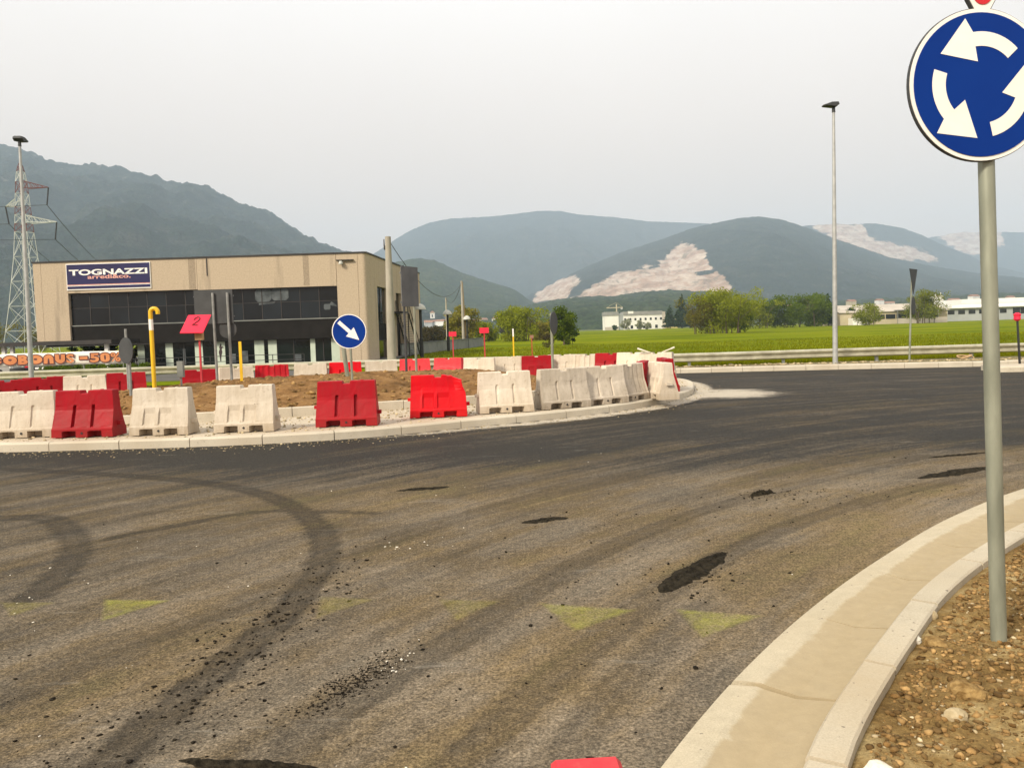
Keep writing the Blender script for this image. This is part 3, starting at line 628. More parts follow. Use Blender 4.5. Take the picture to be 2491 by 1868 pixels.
def big_stone(x_, y_, s_, m, label, seed):
    d = poly_dist(np.array([x_]), np.array([y_]), vpoly); z0 = float(verge_h(np.array([x_]), np.array([y_]), d)[0]) + s_ * 0.3
    b = bmesh.new(); bmesh.ops.create_icosphere(b, subdivisions=3, radius=1.0); r = random.Random(seed); a = r.random() * 9
    for v in b.verts:
        c = v.co; k = 1 + 0.5 * (float(fbm(c.x * 1.5 + a + 9, c.y * 1.5 + c.z * 1.3 + a + 9, 3, seed)) - 0.5) + 0.12 * (float(vnoise(c.x * 5 + 20, c.y * 5 + c.z * 4 + 20, seed)) - 0.5)
        v.co = Vector((c.x * k * 1.1 * s_, c.y * k * 0.9 * s_, c.z * k * 0.68 * s_))
    me = bpy.data.meshes.new('stone'); b.to_mesh(me); b.free(); me.materials.append(m)
    o = link('stone', me); o.location = (x_, y_, z0); o.rotation_euler = (0, 0, r.random() * 6); tag(o, label, 'stone', 'larger stones on the verge')
big_stone(1.09, 2.40, 0.045, M['stonew'], 'white stone by the kerb at the bottom edge of the photo', 1)
big_stone(1.62, 2.86, 0.060, M['bigclod'], 'large brown clod in the verge, nearest the bottom right corner', 2)
big_stone(1.50, 2.72, 0.038, M['bigstone'], 'pale tan stone beside the large brown clod', 3)
big_stone(1.72, 3.44, 0.030, M['stonew'], 'whitish stone against the kerb left of the sign post', 4)
big_stone(1.93, 3.72, 0.040, M['bigstone'], 'pale stone in the kerb corner behind the sign post', 5)
big_stone(1.77, 3.36, 0.050, M['bigclod'], 'brown clod just left of the sign post foot', 6)

# ---- far kerb and verge across the junction
FK = [(4.6, 26.75), (5.75, 26.6), (8.9, 26.2), (11.7, 25.7), (14.9, 25.1), (18, 24.4)]
fk, fkq = catmull(FK, 0.1); fko = tag(link('far_kerb', None), kind='structure')
s = 0.0
while s < fkq[-1] - 0.4:
    e = min(s + 1.0, fkq[-1]); st = 0.01 * (random.random() - 0.5)
    sweep(fk, fkq, s + 0.006, e - 0.006, [(0 + st, -0.1), (0.3 + st, -0.1), (0.3 + st, 0.17 + st), (0.02 + st, 0.16 + st), (0.0 + st, 0.14 + st)], lambda X_, Y_: float(zroad(0, Y_)), 3).build('kerb_stone', M['kerb2'], fko); s = e
b = MB(); P0 = [(p[0] - 0.02, p[1] + 0.26) for p in fk[::6]]; b.add([(x_, y_, 0.075) for x_, y_ in P0] + [(x_, 28.2, 0.045) for x_, y_ in P0], [(i, i + 1, len(P0) + i + 1, len(P0) + i) for i in range(len(P0) - 1)])
tag(b.build('verge_strip', M['weeds']), kind='structure')
n = 900; u = RNG.random(n) * (len(fk) - 2); pi = u.astype(int); q_ = RNG.random(n) ** 1.4
tag(link('verge_gravel', rocks('verge_gravel', np.stack([fk[pi, 0] + RNG.random(n) * 0.1, fk[pi, 1] + 0.36 + 0.7 * q_, np.full(n, 0.085)], 1), 0.012 + 0.05 * RNG.random(n) ** 3, M['pebble'], 8)), 'pale rubble along the foot of the guardrail', 'rubble', kind='stuff')
# second kerb strip at the right edge of the view
K2 = [(13.0, 21.6), (13.6, 21.45), (14.6, 21.5), (18, 21.2)]; k2, k2q = catmull(K2, 0.1); k2o = tag(link('splitter_kerb', None), kind='structure'); s = 0
while s < k2q[-1] - 0.4:
    e = min(s + 1, k2q[-1]); sweep(k2, k2q, s + 0.006, e - 0.006, [(0, -0.1), (1.5, -0.1), (1.5, 0.15), (0.02, 0.15), (0, 0.12)], lambda X_, Y_: float(zroad(0, Y_)), 3).build('kerb_stone', M['kerb2'], k2o); s = e

# ---- meadow
ya = 27.0 * (560 / 27.0) ** np.linspace(0, 1, 210); aa = np.linspace(-1.15, 0.95, 210)
A, Y = np.meshgrid(aa, ya); x = (A * Y).ravel(); y = Y.ravel()
def meadow_z(x, y): return -0.6 + 0.64 * (1 - sstep(28, 42, y)) + 0.14 * (fbm(np.asarray(x) * 0.08, np.asarray(y) * 0.08, 4, 71) - 0.5) * sstep(29, 36, y)
zz = meadow_z(x, y) + 0.05 * (fbm(x * 1.2, y * 1.2, 3, 72) - 0.5) * sstep(28, 31, y) - 0.02
tag(link('meadow', np_mesh('meadow', np.stack([x, y, zz], 1), grid_faces(len(aa), len(ya)), M['field'], True)), kind='structure')
# grass blades in the near meadow
n = 90000; yy = 28.0 + 70 * RNG.random(n) ** 2.0; ax = RNG.uniform(-0.16, 0.82, n); xx = ax * yy; hh = (0.05 + 0.13 * RNG.random(n)) * (0.7 + 0.6 * fbm(xx * 0.4, yy * 0.4, 3, 5))
a = RNG.random(n) * 6.28; w = 0.012 + 0.03 * RNG.random(n); base = np.stack([xx, yy, meadow_z(xx, yy) - 0.03], 1)
V = np.stack([base + np.stack([-w * np.cos(a), -w * np.sin(a), 0 * w], 1), base + np.stack([w * np.cos(a), w * np.sin(a), 0 * w], 1), base + np.stack([0.4 * hh * np.cos(a * 3), 0.4 * hh * np.sin(a * 3), hh + 0.03], 1)], 1).reshape(-1, 3)
tag(link('grass', np_mesh('grass', V, np.arange(3 * n).reshape(-1, 3), M['grass'])), 'bright green spring grass of the meadow behind the guardrail', 'grass', kind='stuff')
# car park / yard in front of the building
b = MB(); b.add([(-60, 33, -0.50), (-9.5, 33, -0.50), (-9.0, 110, -0.50), (-60, 110, -0.50)], [(0, 1, 2, 3)])
tag(b.build('car_park', nmat('yard_asphalt', (0.06, 0.058, 0.052), (0.09, 0.086, 0.076), 0.6, 0.9)), kind='structure')

# ---- mountains (ridge given as slope pairs: sideways and upward metres per metre of distance)
def mountain(name, ridge, Yf, Yr, mat, na=260, nv=110, shape=0.85, rough=0.12, seed=0, rock=(), cliff=0.0, canopy=3.0, back=0.25, crag=0.0, holes=()):
    ra = np.array([p[0] for p in ridge]); re_ = np.array([p[1] for p in ridge])
    a = np.linspace(ra[0], ra[-1], na); h = np.interp(a, ra, re_) * Yr
    v = np.r_[np.linspace(0, 1, nv), 1 + back * np.linspace(0.15, 1, 10)]
    A, Vv = np.meshgrid(a, v); Yy = Yf + (Yr - Yf) * Vv; Xx = A * Yy
    f = np.where(Vv <= 1, np.power(np.clip(Vv, 0, 1), shape), 1 - (Vv - 1) / back * 0.8)
    H = np.broadcast_to(h, f.shape); Z = H * f
    amp = np.sin(np.pi * np.clip(Vv, 0, 1)) ** 0.7
    sp = np.abs(fbm(Xx / (0.16 * Yr), Yy / (0.5 * Yr), 5, seed) - 0.5) * 2
    sp2 = np.abs(fbm(Xx / (0.045 * Yr), Yy / (0.16 * Yr), 4, seed + 11) - 0.5) * 2
    Z = Z + H * rough * amp * (0.1 - 1.6 * sp) - H * 0.35 * rough * amp * sp2 + H * 0.05 * amp * (fbm(Xx / 120, Yy / 120, 4, seed + 3) - 0.5)
    Z = Z + canopy * (fbm(Xx / 14, Yy / 14, 2, seed + 5) - 0.5) * 2
    Z = Z + crag * (np.abs(fbm(Xx / 110, Yy / 260, 4, seed + 7) - 0.5) * 2 - 0.3) * np.clip(Vv * 1.5, 0, 1)
    rk = np.zeros(A.shape)
    for poly in rock:
        pa, pe = Xx / Yy, (Z - 1.5) / Yy
        d = poly_dist(pa.ravel() + 0.004 * (fbm(Xx.ravel() / 60, Z.ravel() / 50, 4, 4) - 0.5) * 2, pe.ravel() + 0.008 * (fbm(Xx.ravel() / 90, Z.ravel() / 60, 4, 8) - 0.5), poly).reshape(A.shape)
        rk = np.maximum(rk, 0.5 + 0.5 * np.clip(d / 0.0085, -1, 1))
    for poly in holes: rk = rk * (1 - sstep(-0.002, 0.002, poly_dist((Xx / Yy).ravel(), ((Z - 1.5) / Yy).ravel(), poly).reshape(A.shape)))
    if len(rock):      # benches cut into the quarry face
        stp = 26.0; zq = np.floor(Z / stp) * stp + stp * sstep(0.55, 1.0, (Z % stp) / stp); Z = Z + (zq - Z) * 0.8 * rk - 10 * rk
    Z = Z - 2.0 * (1 - np.clip(Vv * 8, 0, 1))
    return tag(link(name, np_mesh(name, np.stack([Xx, Yy, Z], -1).reshape(-1, 3), grid_faces(na, len(v)), mat, True, dict(rock=rk.ravel(), cliff=np.full(rk.size, cliff)))), kind='structure')
LEFT = [(-1.05, 0.262), (-0.856, 0.261), (-0.76, 0.258), (-0.619, 0.247), (-0.596, 0.244), (-0.577, 0.239), (-0.558, 0.228), (-0.535, 0.222), (-0.498, 0.222), (-0.464, 0.215), (-0.439, 0.208), (-0.42, 0.198), (-0.4, 0.196), (-0.378, 0.191), (-0.355, 0.181), (-0.333, 0.172), (-0.305, 0.16), (-0.277, 0.146), (-0.255, 0.131), (-0.233, 0.118), (-0.21, 0.109), (-0.193, 0.102), (-0.171, 0.092), (-0.143, 0.075), (-0.115, 0.057), (-0.058, 0.033), (-0.024, 0.004)]
MID = [(-0.30, 0.05), (-0.229, 0.072), (-0.182, 0.092), (-0.159, 0.104), (-0.135, 0.119), (-0.118, 0.128), (-0.095, 0.136), (-0.069, 0.14), (-0.02, 0.141), (0.008, 0.143), (0.04, 0.146), (0.066, 0.145), (0.088, 0.14), (0.134, 0.135), (0.174, 0.129), (0.219, 0.126), (0.248, 0.124), (0.288, 0.113), (0.345, 0.094), (0.42, 0.07)]
HILL = [(-0.26, 0.03), (-0.207, 0.049), (-0.171, 0.079), (-0.142, 0.089), (-0.111, 0.093), (-0.091, 0.09), (-0.057, 0.073), (-0.023, 0.061), (0.006, 0.051), (0.022, 0.039), (0.056, 0.018), (0.079, 0.004)]
QUAR = [(-0.02, 0.012), (-0.007, 0.025), (0.017, 0.039), (0.034, 0.048), (0.057, 0.06), (0.104, 0.079), (0.139, 0.092), (0.185, 0.105), (0.231, 0.12), (0.265, 0.126), (0.288, 0.13), (0.311, 0.131), (0.339, 0.126), (0.368, 0.116), (0.396, 0.104), (0.431, 0.091), (0.471, 0.076), (0.516, 0.065), (0.574, 0.054), (0.638, 0.045), (0.717, 0.04), (0.9, 0.034)]
RIGHT = [(0.27, 0.09), (0.311, 0.101), (0.345, 0.114), (0.379, 0.119), (0.402, 0.12), (0.431, 0.119), (0.459, 0.117), (0.488, 0.111), (0.511, 0.102), (0.539, 0.088), (0.568, 0.076), (0.591, 0.064), (0.638, 0.051), (0.717, 0.043), (0.85, 0.03)]
FARM = [(0.45, 0.06), (0.482, 0.084), (0.505, 0.095), (0.54, 0.102), (0.562, 0.106), (0.602, 0.103), (0.638, 0.101), (0.717, 0.094), (0.803, 0.08)]
LOW = [(-0.13, 0.006), (-0.088, 0.013), (-0.03, 0.025), (0.016, 0.029), (0.057, 0.036), (0.091, 0.039), (0.132, 0.038), (0.16, 0.042), (0.195, 0.044), (0.229, 0.042), (0.264, 0.04), (0.298, 0.033), (0.344, 0.027), (0.401, 0.024), (0.516, 0.026), (0.638, 0.027), (0.746, 0.025), (0.95, 0.022)]
Q1 = [(0.032, 0.036), (0.037, 0.05), (0.057, 0.059), (0.081, 0.064), (0.084, 0.06), (0.07, 0.051), (0.074, 0.040)]
Q2 = [(0.078, 0.038), (0.093, 0.046), (0.115, 0.060), (0.138, 0.068), (0.160, 0.072), (0.183, 0.074), (0.193, 0.083), (0.205, 0.093), (0.216, 0.098), (0.228, 0.096), (0.240, 0.086), (0.249, 0.075), (0.254, 0.066), (0.262, 0.058), (0.272, 0.044), (0.276, 0.03), (0.218, 0.028), (0.183, 0.028), (0.154, 0.028), (0.126, 0.03)]
QH = [(0.226, 0.0660), (0.244, 0.0680), (0.256, 0.0675), (0.252, 0.0635), (0.238, 0.0625)]
Q3 = [(0.381, 0.117), (0.402, 0.121), (0.434, 0.117), (0.442, 0.105), (0.456, 0.095), (0.476, 0.09), (0.511, 0.083), (0.531, 0.073), (0.511, 0.072), (0.476, 0.074), (0.448, 0.076), (0.425, 0.089), (0.408, 0.104)]
Q4 = [(0.535, 0.099), (0.557, 0.108), (0.602, 0.105), (0.615, 0.088), (0.602, 0.086), (0.574, 0.077), (0.557, 0.084)]
MF = mat_mountain('forest_slope', (0.004, 0.011, 0.009), (0.015, 0.024, 0.018), (0.042, 0.044, 0.034))
ML = mat_mountain('forest_low', (0.014, 0.026, 0.010), (0.026, 0.042, 0.014), (0.055, 0.062, 0.024), scale=0.02)
mountain('mountain_left', LEFT, 1000, 3250, MF, 380, 150, 1.0, 0.20, 1, cliff=0.9, canopy=9.0, crag=38.0)
mountain('mountain_middle', MID, 3800, 6000, MF, 300, 100, 0.85, 0.22, 2, cliff=0.2)
mountain('hill_left', HILL, 1700, 2600, ML, 200, 70, 0.8, 0.10, 3)
mountain('mountain_quarry', QUAR, 2100, 3800, MF, 420, 150, 0.72, 0.12, 4, rock=(Q1, Q2), holes=(QH,))
mountain('mountain_right', RIGHT, 4200, 5400, MF, 300, 110, 0.8, 0.12, 5, rock=(Q3,))
mountain('mountain_far', FARM, 5800, 6800, MF, 180, 80, 0.85, 0.08, 6, rock=(Q4,))
mountain('hill_low', LOW, 900, 1900, ML, 420, 80, 0.75, 0.10, 7, canopy=6.0)

# ---- air
hz = MB().box(-7000, 7000, -300, 8500, -2.0, 1090).build('haze', None)
t = NT('haze_air'); pv = t.n('ShaderNodeVolumePrincipled'); pv.inputs['Color'].default_value = (0.635, 0.785, 0.955, 1); pv.inputs['Density'].default_value = 1.6e-4; pv.inputs['Anisotropy'].default_value = 0.0
t.l(pv.outputs[0], t.out.inputs['Volume']); hz.data.materials.append(t.m)
tag(hz, 'pale haze between the junction and the mountains', 'haze', kind='stuff')

# ================================================================== PLASTIC BARRIERS
def barrier_mesh(name, m, kind='groove', L=1.0, H=0.72, seed=0, dent=False):
    """Water-filled plastic road barrier: foot with two fork pockets, flared lower half with grooves or ribs, upright upper half with a notch."""
    hb = 0.40 if kind != 'ribbed' else 0.44
    xs = [-0.5, -0.485]
    def add(*q): xs.extend(q)
    feats = []        # (x0, x1, z0, z1, depth)
    if kind == 'groove':
        gd = 0.045 if 'red' in m.name else 0.022
        feats = [(-0.195, -0.135, 0.15, hb + 0.09, gd), (0.125, 0.185, 0.15, hb + 0.09, gd)]
    elif kind == 'ribbed':
        feats = [(-0.285, -0.075, 0.16, hb - 0.03, 0.022), (-0.02, 0.205, 0.16, hb - 0.03, 0.022)]
    elif kind == 'plain':
        feats = [(-0.40 + 0.16 * i, -0.36 + 0.16 * i, 0.14, 0.66, 0.018) for i in range(6)]
    pockets = [(-0.31, -0.12), (0.11, 0.30)]
    for x0, x1, *_ in feats: add(x0, x0 + 0.014, x1 - 0.014, x1)
    for x0, x1 in pockets: add(x0 - 0.02, x0 + 0.015, x1 - 0.015, x1 + 0.02)
    add(-0.075, -0.06, 0.06, 0.075, 0.485, 0.5)
    xs = sorted(set(round(q, 4) for q in xs)); xs = [xs[0]] + [b for a, b in zip(xs[:-1], xs[1:]) if b - a > 0.004]
    zs = [0.0, 0.088, 0.100, 0.125, 0.15, 0.17, 0.25, 0.33, hb - 0.02, hb + 0.02, hb + 0.07, hb + 0.1, 0.58, 0.66, H - 0.012, H]
    zs = sorted(set(zs))
    def half(zv):
        return float(np.interp(zv, [0, 0.125, 0.15, hb, hb + 0.03, H - 0.012, H], [0.205, 0.205, 0.185, 0.112, 0.102, 0.085, 0.073]))
    def depth(xv, zv):
        d = 0.0
        for x0, x1, z0, z1, dp in feats:
            if x0 < xv < x1 and z0 < zv < z1 + 1e-4: d = max(d, dp)
        for x0, x1 in pockets:
            if x0 - 0.001 < xv < x1 + 0.001 and zv < 0.09: d = max(d, 0.165)
        if kind == 'ribbed' and -0.30 < xv < 0.22 and 0.16 < zv < hb + 0.03 and d == 0: d = -0.004
        return d
    rows = [(zv, -1) for zv in zs] + [(zv, 1) for zv in zs[::-1]]
    r = random.Random(seed); V = []; nx = len(xs)
    for zv, sgn in rows:
        for xv in xs:
            zz_ = zv
            if zv > H - 0.02 and -0.07 < xv < 0.07: zz_ = zv - 0.045
            taper = 1 - 0.07 * (zv / H) - (0.012 if zv > H - 0.005 else 0)
            yv = sgn * (half(zv) - depth(xv, zv))
            xo = xv * taper * L
            bow = 0.006 * math.sin(3.1 * xv + seed) * zv
            if dent and xv > 0.12 and zv > 0.40:
                k = (xv - 0.12) / 0.38 * min(1, (zv - 0.40) / 0.22); zz_ -= 0.07 * k * (0.6 + 0.8 * math.sin(xv * 23) ** 2); xo -= 0.05 * k; yv += (0.05 * math.sin(17 * xv + 5 * zv) + 0.02) * k
            V.append((xo + (r.random() - 0.5) * 0.003, yv + bow + (r.random() - 0.5) * 0.003, zz_))
    F = []
    for j in range(len(rows) - 1):
        for i in range(nx - 1): a = j * nx + i; F.append((a, a + 1, a + nx + 1, a + nx))
    nr = len(rows); nz = len(zs)
    for i in (0, nx - 1):
        for j in range(nz - 1):
            a, b_, c_, d_ = j * nx + i, (j + 1) * nx + i, (nr - 2 - j) * nx + i, (nr - 1 - j) * nx + i
            F.append((a, b_, c_, d_) if i == 0 else (a, d_, c_, b_))
    # underside
    for i in range(nx - 1): a = i; b_ = (nr - 1) * nx + i; F.append((a + 1, a, b_, b_ + 1))
    b = MB(); b.v = V; b.f = F
    return b.mesh(name, m)
def plug_mesh(m):
    return MB().cyl((0, -0.198, 0.065), (0, -0.212, 0.065), 0.020, 0.018, 10).mesh('drain_plug', m)
def cap_mesh(m):
    b = MB(); b.lathe([(0.030, 0.0), (0.032, 0.006), (0.028, 0.014), (0.010, 0.016)], 10, (0.25, 0, 0.716)); return b.mesh('filler_cap', m)
def tongue_mesh(m):
    return [MB().box(0.490, 0.545, -0.05, 0.05, 0.17, 0.23).mesh('coupling_lug', m), MB().box(-0.54, -0.487, -0.055, 0.055, 0.28, 0.33).mesh('coupling_lug', m)]
BM = {}
GF = 'barriers along the near kerb of the island'; GB = 'barriers along the far side of the island'; GE = 'barriers bunched at the island tip'
def barrier(colour, kind, loc, yaw, label, tilt=(0, 0), dent=False, group=None, lugs=True, plug=True):
    key = (colour, kind, dent)
    mname = {'white': 'white_b', 'grey': 'white_g', 'red': 'red_b', 'new': 'red_n', 'pink': 'red_p'}[colour]
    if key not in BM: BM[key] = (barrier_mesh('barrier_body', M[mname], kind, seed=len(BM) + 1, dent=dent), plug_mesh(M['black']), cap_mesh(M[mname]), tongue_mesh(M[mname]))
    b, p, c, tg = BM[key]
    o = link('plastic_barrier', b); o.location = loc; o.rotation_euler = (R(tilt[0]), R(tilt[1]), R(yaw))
    tag(o, label, 'barrier', group)
    if group in (GF, GE): o.scale = (0.88 if kind == 'ribbed' and colour == 'white' else 0.93, 0.97, 0.945)
    if plug: link('drain_plug', p, o)
    if not dent: link('filler_cap', c, o)
    if lugs:
        for q in tg: link('coupling_lug', q, o)
    return o
GF = 'barriers along the near kerb of the island'; GB = 'barriers along the far side of the island'; GE = 'barriers bunched at the island tip'
za = 0.131
barrier('white', 'groove', (-7.36, 12.12, za), 6, 'off-white plastic barrier, first of the near row at the left photo edge', group=GF)
barrier('red', 'groove', (-6.32, 11.92, za), -3, 'dark red plastic barrier in the near row, between two off-white ones', group=GF)
barrier('white', 'ribbed', (-5.19, 11.90, za), -2, 'off-white ribbed barrier right of the dark red one, under the yellow pipe', group=GF)
barrier('white', 'ribbed', (-3.97, 11.95, za), 1, 'off-white ribbed barrier standing alone, left of the red barrier below the arrow sign', group=GF)
barrier('red', 'groove', (-2.53, 12.27, za), 2, 'dark red barrier in the near row directly below the blue arrow sign', group=GF)
barrier('new', 'ribbed', (-1.22, 13.17, za), 3, 'bright red barrier with a crumpled right top corner', dent=True, group=GF)
barrier('white', 'groove', (-0.14, 13.55, za), 12, 'off-white barrier next right of the crumpled red barrier', group=GF)
barrier('grey', 'groove', (0.86, 13.98, za), 22, 'scuffed grey-white barrier with black marks near its foot', group=GF)
barrier('grey', 'groove', (1.60, 14.45, za), 28, 'grey-white barrier third of the touching white ones in the near row', group=GF)
barrier('grey', 'plain', (2.12, 14.93, za), 46, 'white barrier with close vertical flutes, beside the island tip', group=GE)
barrier('white', 'ribbed', (2.80, 15.18, za), 101, 'white barrier seen end on, nearest the island tip', group=GE)
barrier('red', 'plain', (2.58, 15.85, za), 74, 'red barrier leaning in behind the white end-on one', (0, 0), group=GE)
barrier('red', 'groove', (3.24, 17.0, za), 92, 'red barrier mostly hidden, peeping out right of the white end-on one', group=GE)
brow = [('red', 'groove', -9.843, 15.657, 'red barrier at the left photo edge, behind the near row'), ('red', 'groove', -9.728, 16.688, 'red barrier left of the lamp post foot, second in the far row'),
        ('white', 'groove', -8.919, 16.749, 'white barrier of the far row below the orange lettered banner'), ('red', 'groove', -8.504, 17.7, 'red barrier of the far row behind the black round sign back'),
        ('red', 'ribbed', -7.065, 18.135, 'red barrier of the far row behind the post of the number board'), ('white', 'groove', -6.598, 19.199, 'white barrier of the far row behind the big grey sign post'),
        ('red', 'plain', -5.886, 19.711, 'plain dull red barrier of the far row showing its fluted back'), ('white', 'ribbed', -4.969, 19.839, 'white barrier of the far row between two red ones, left of the arrow sign'),
        ('new', 'groove', -4.157, 20.063, 'bright red barrier of the far row behind the arrow sign post'), ('white', 'ribbed', -3.3, 20.269, 'white barrier of the far row below the concrete pole'),
        ('pink', 'groove', -2.522, 20.899, 'faded red barrier of the far row behind the tall sign posts'), ('pink', 'ribbed', -1.628, 20.782, 'faded red barrier of the far row, second right of the concrete pole'),
        ('white', 'ribbed', -0.802, 20.023, 'white barrier of the far row, first right of the faded red pair'), ('white', 'groove', -0.058, 20.369, 'white barrier of the far row below the yellow and white stake'),
        ('red', 'ribbed', 0.631, 20.428, 'red barrier of the far row just left of the grey sign back'), ('white', 'groove', 1.311, 20.658, 'white barrier of the far row behind the grey sign back'),
        ('white', 'plain', 1.937, 20.235, 'white barrier of the far row, second right of the grey sign back'), ('red', 'groove', 2.535, 20.395, 'red barrier of the far row left of the sticks'),
        ('white', 'groove', 3.071, 20.212, 'white barrier of the far row half hidden left of the sticks'), ('white', 'ribbed', 3.541, 19.682, 'white barrier at the far row end with two sticks on top')]
bpos = []
for c, k, bx, by, lb in brow:
    f = 1.205 - 0.10 * float(sstep(1.2, 3.4, bx)); bpos.append((bx * f, by * f))
for i, (c, k, bx, by, lb) in enumerate(brow):
    x0, y0 = bpos[i]; p0 = bpos[max(i - 1, 0)]; p1 = bpos[min(i + 1, len(bpos) - 1)]
    yaw = math.degrees(math.atan2(p1[1] - p0[1], p1[0] - p0[0])); yaw = max(-28, min(34, yaw * 0.7)) + random.uniform(-3, 3)
    zb = 0.70 - 0.72 + (0.08 * float(sstep(1.2, 3.4, bx)))
    o = barrier(c, k, (x0, y0, zb), yaw, lb, group=GB, plug=False)
    if i == len(brow) - 1:
        for s_, lb2 in ((-1, 'pale wooden stick on the far white barrier, pointing up to the left'), (1, 'pale wooden stick on the far white barrier, pointing up to the right')):
            b = MB(); b.tube([(x0 + s_ * 0.16, y0 - 0.03, zb + 0.725), (x0 + s_ * 0.34, y0 - 0.02, zb + 0.78), (x0 + s_ * 0.50, y0, zb + 0.84)], [0.012, 0.02, 0.026], 6)
            tag(b.build('wooden_stick', M['stonew']), lb2, 'stick', 'sticks on the far barrier')
# barrier right under the viewer: only its rounded top shows
nb_ = barrier('pink', 'ribbed', (0.130, 0.985, -0.012), 92, 'red plastic barrier poking up at the bottom edge of the photo', plug=False); nb_.scale = (1, 0.76, 1)

# ================================================================== ROAD MARKINGS, PATCHES, GRIT
for i, (tri, m) in enumerate([([(-2.423, 4.621), (-2.007, 4.567), (-2.252, 4.249)], 'tri_y'), ([(-3.037, 4.63), (-2.68, 4.597), (-2.82, 4.369)], 'tri_y2'), ([(0.11, 4.324), (0.617, 4.169), (0.265, 3.887)], 'tri_y'),
                              ([(0.824, 4.165), (1.244, 4.025), (0.862, 3.755)], 'tri_y'), ([(-0.458, 4.438), (-0.10, 4.376), (-0.332, 4.083)], 'tri_y2'), ([(-1.15, 4.558), (-0.80, 4.473), (-1.08, 4.187)], 'tri_y2')]):
    c_ = np.mean(np.array(tri), 0); out = [tuple(c_ + (np.array(p) - c_) * 1.10) for p in tri[::-1]]; inn_ = [tuple(c_ + (np.array(p) - c_) * 0.74) for p in tri[::-1]]
    b = MB(); b.add([(px_, py_, 0.008) for px_, py_ in out + inn_], [(3, 4, 5), (0, 1, 4, 3), (1, 2, 5, 4), (2, 0, 3, 5)]); o = b.build('give_way_triangle', M[m], road)
    o.data.attributes.new('fade', 'FLOAT', 'POINT').data.foreach_set('value', np.array([0, 0, 0, 1, 1, 1], np.float32))
def patch(p0, p1, w, h=0.018, seed=0):
    p0 = np.array(p0); p1 = np.array(p1); d = p1 - p0; L = np.linalg.norm(d); u = d / L; nrm = np.array([-u[1], u[0]])
    n = 70; m_ = 14; V = []
    for j in range(m_ + 1):
        for i in range(n + 1):
            s_ = i / n; t_ = j / m_ * 2 - 1
            wv = w * (math.sin(math.pi * min(max(s_, 0.02), 0.98)) ** 0.45) * (0.45 + 1.1 * float(fbm(s_ * 9 + seed, seed + (t_ > 0) * 3.3, 4, seed, 0.7)))
            c = p0 + d * s_ + nrm * (t_ * wv * 0.5) + nrm * w * 0.25 * (float(vnoise(s_ * 3, seed, seed)) - 0.5)
            hh_ = h * (1 - t_ * t_) * math.sin(math.pi * s_) ** 0.4 * (0.4 + 1.2 * float(vnoise(s_ * 25, t_ * 6 + seed, seed)))
            V.append((c[0], c[1], -0.003 + hh_ + (0 if abs(t_) < 1 and 0 < i < n else -0.004)))
    F = grid_faces(n + 1, m_ + 1)
    link('asphalt_patch', np_mesh('asphalt_patch', np.array(V), F, M['patch'], True), road)
patch((0.80, 4.44), (1.36, 5.22), 0.19, 0.022, 1); patch((3.75, 7.42), (4.75, 7.92), 0.22, 0.016, 2); patch((2.03, 6.90), (2.28, 7.04), 0.11, 0.03, 3)
patch((-1.15, 7.62), (-0.63, 7.75), 0.15, 0.012, 4); patch((0.03, 6.2), (0.41, 6.34), 0.16, 0.012, 5); patch((4.4, 8.5), (5.2, 8.75), 0.10, 0.012, 7)
patch((-1.25, 2.80), (-0.70, 2.72), 0.09, 0.012, 8)
def grit(name, label, clusters, m, seed, smin, smax, p=2.5, fine=700):
    r = np.random.default_rng(seed); P = []; S = []
    for (cx, cy, sx_, sy_, ang, n_) in clusters:
        a = r.normal(size=(n_, 2)) * (sx_, sy_); c, s_ = math.cos(R(ang)), math.sin(R(ang))
        P.append(np.stack([cx + a[:, 0] * c - a[:, 1] * s_, cy + a[:, 0] * s_ + a[:, 1] * c], 1)); S.append((smin + (smax - smin) * r.random(n_) ** p) * (0.62 if n_ > fine else 1.0))
    P = np.concatenate(P); S = np.concatenate(S); ok = (np.hypot(P[:, 0] - C[0], P[:, 1] - C[1]) > 15.15) & (P[:, 1] > 1.5) & (P[:, 1] < 11); P, S = P[ok], S[ok]
    tag(link(name, rocks(name, np.stack([P[:, 0], P[:, 1], S * 0.35], 1), S, m, seed)), label, 'grit', kind='stuff')
grit('asphalt_crumbs', 'black asphalt crumbs scattered over the dusty road', [(-0.72, 3.42, 0.17, 0.06, 62, 1300), (-1.33, 3.7, 0.6, 0.16, 85, 420), (-1.7, 3.1, 0.7, 0.4, 40, 120), (2.25, 6.95, 0.28, 0.10, 20, 120), (2.9, 6.75, 0.5, 0.2, 10, 50), (0.5, 4.3, 0.9, 0.9, 30, 70), (1.05, 4.7, 0.22, 0.12, 55, 140),
      (0.3, 3.0, 0.5, 0.4, 30, 45), (1.2, 5.6, 1.0, 0.7, 35, 70), (-1.25, 4.7, 0.12, 0.35, 0, 130), (-0.5, 5.2, 1.6, 1.4, 30, 120), (3.6, 7.6, 1.1, 0.6, 25, 60)], M['crumb'], 31, 0.0025, 0.010, 2.6)
grit('white_grit', 'small white stones scattered over the dusty road', [(-0.60, 3.60, 0.10, 0.05, 60, 60), (-0.72, 5.6, 0.30, 0.12, 35, 34), (-2.4, 5.2, 0.9, 0.5, 20, 18), (-1.8, 8.6, 1.5, 0.5, 10, 16), (-0.6, 4.6, 1.5, 1.6, 30, 36), (-0.55, 2.75, 0.3, 0.1, 0, 6), (-2.9, 4.75, 0.15, 0.2, 0, 30)], M['stonew'], 32, 0.0015, 0.007, 3.0)

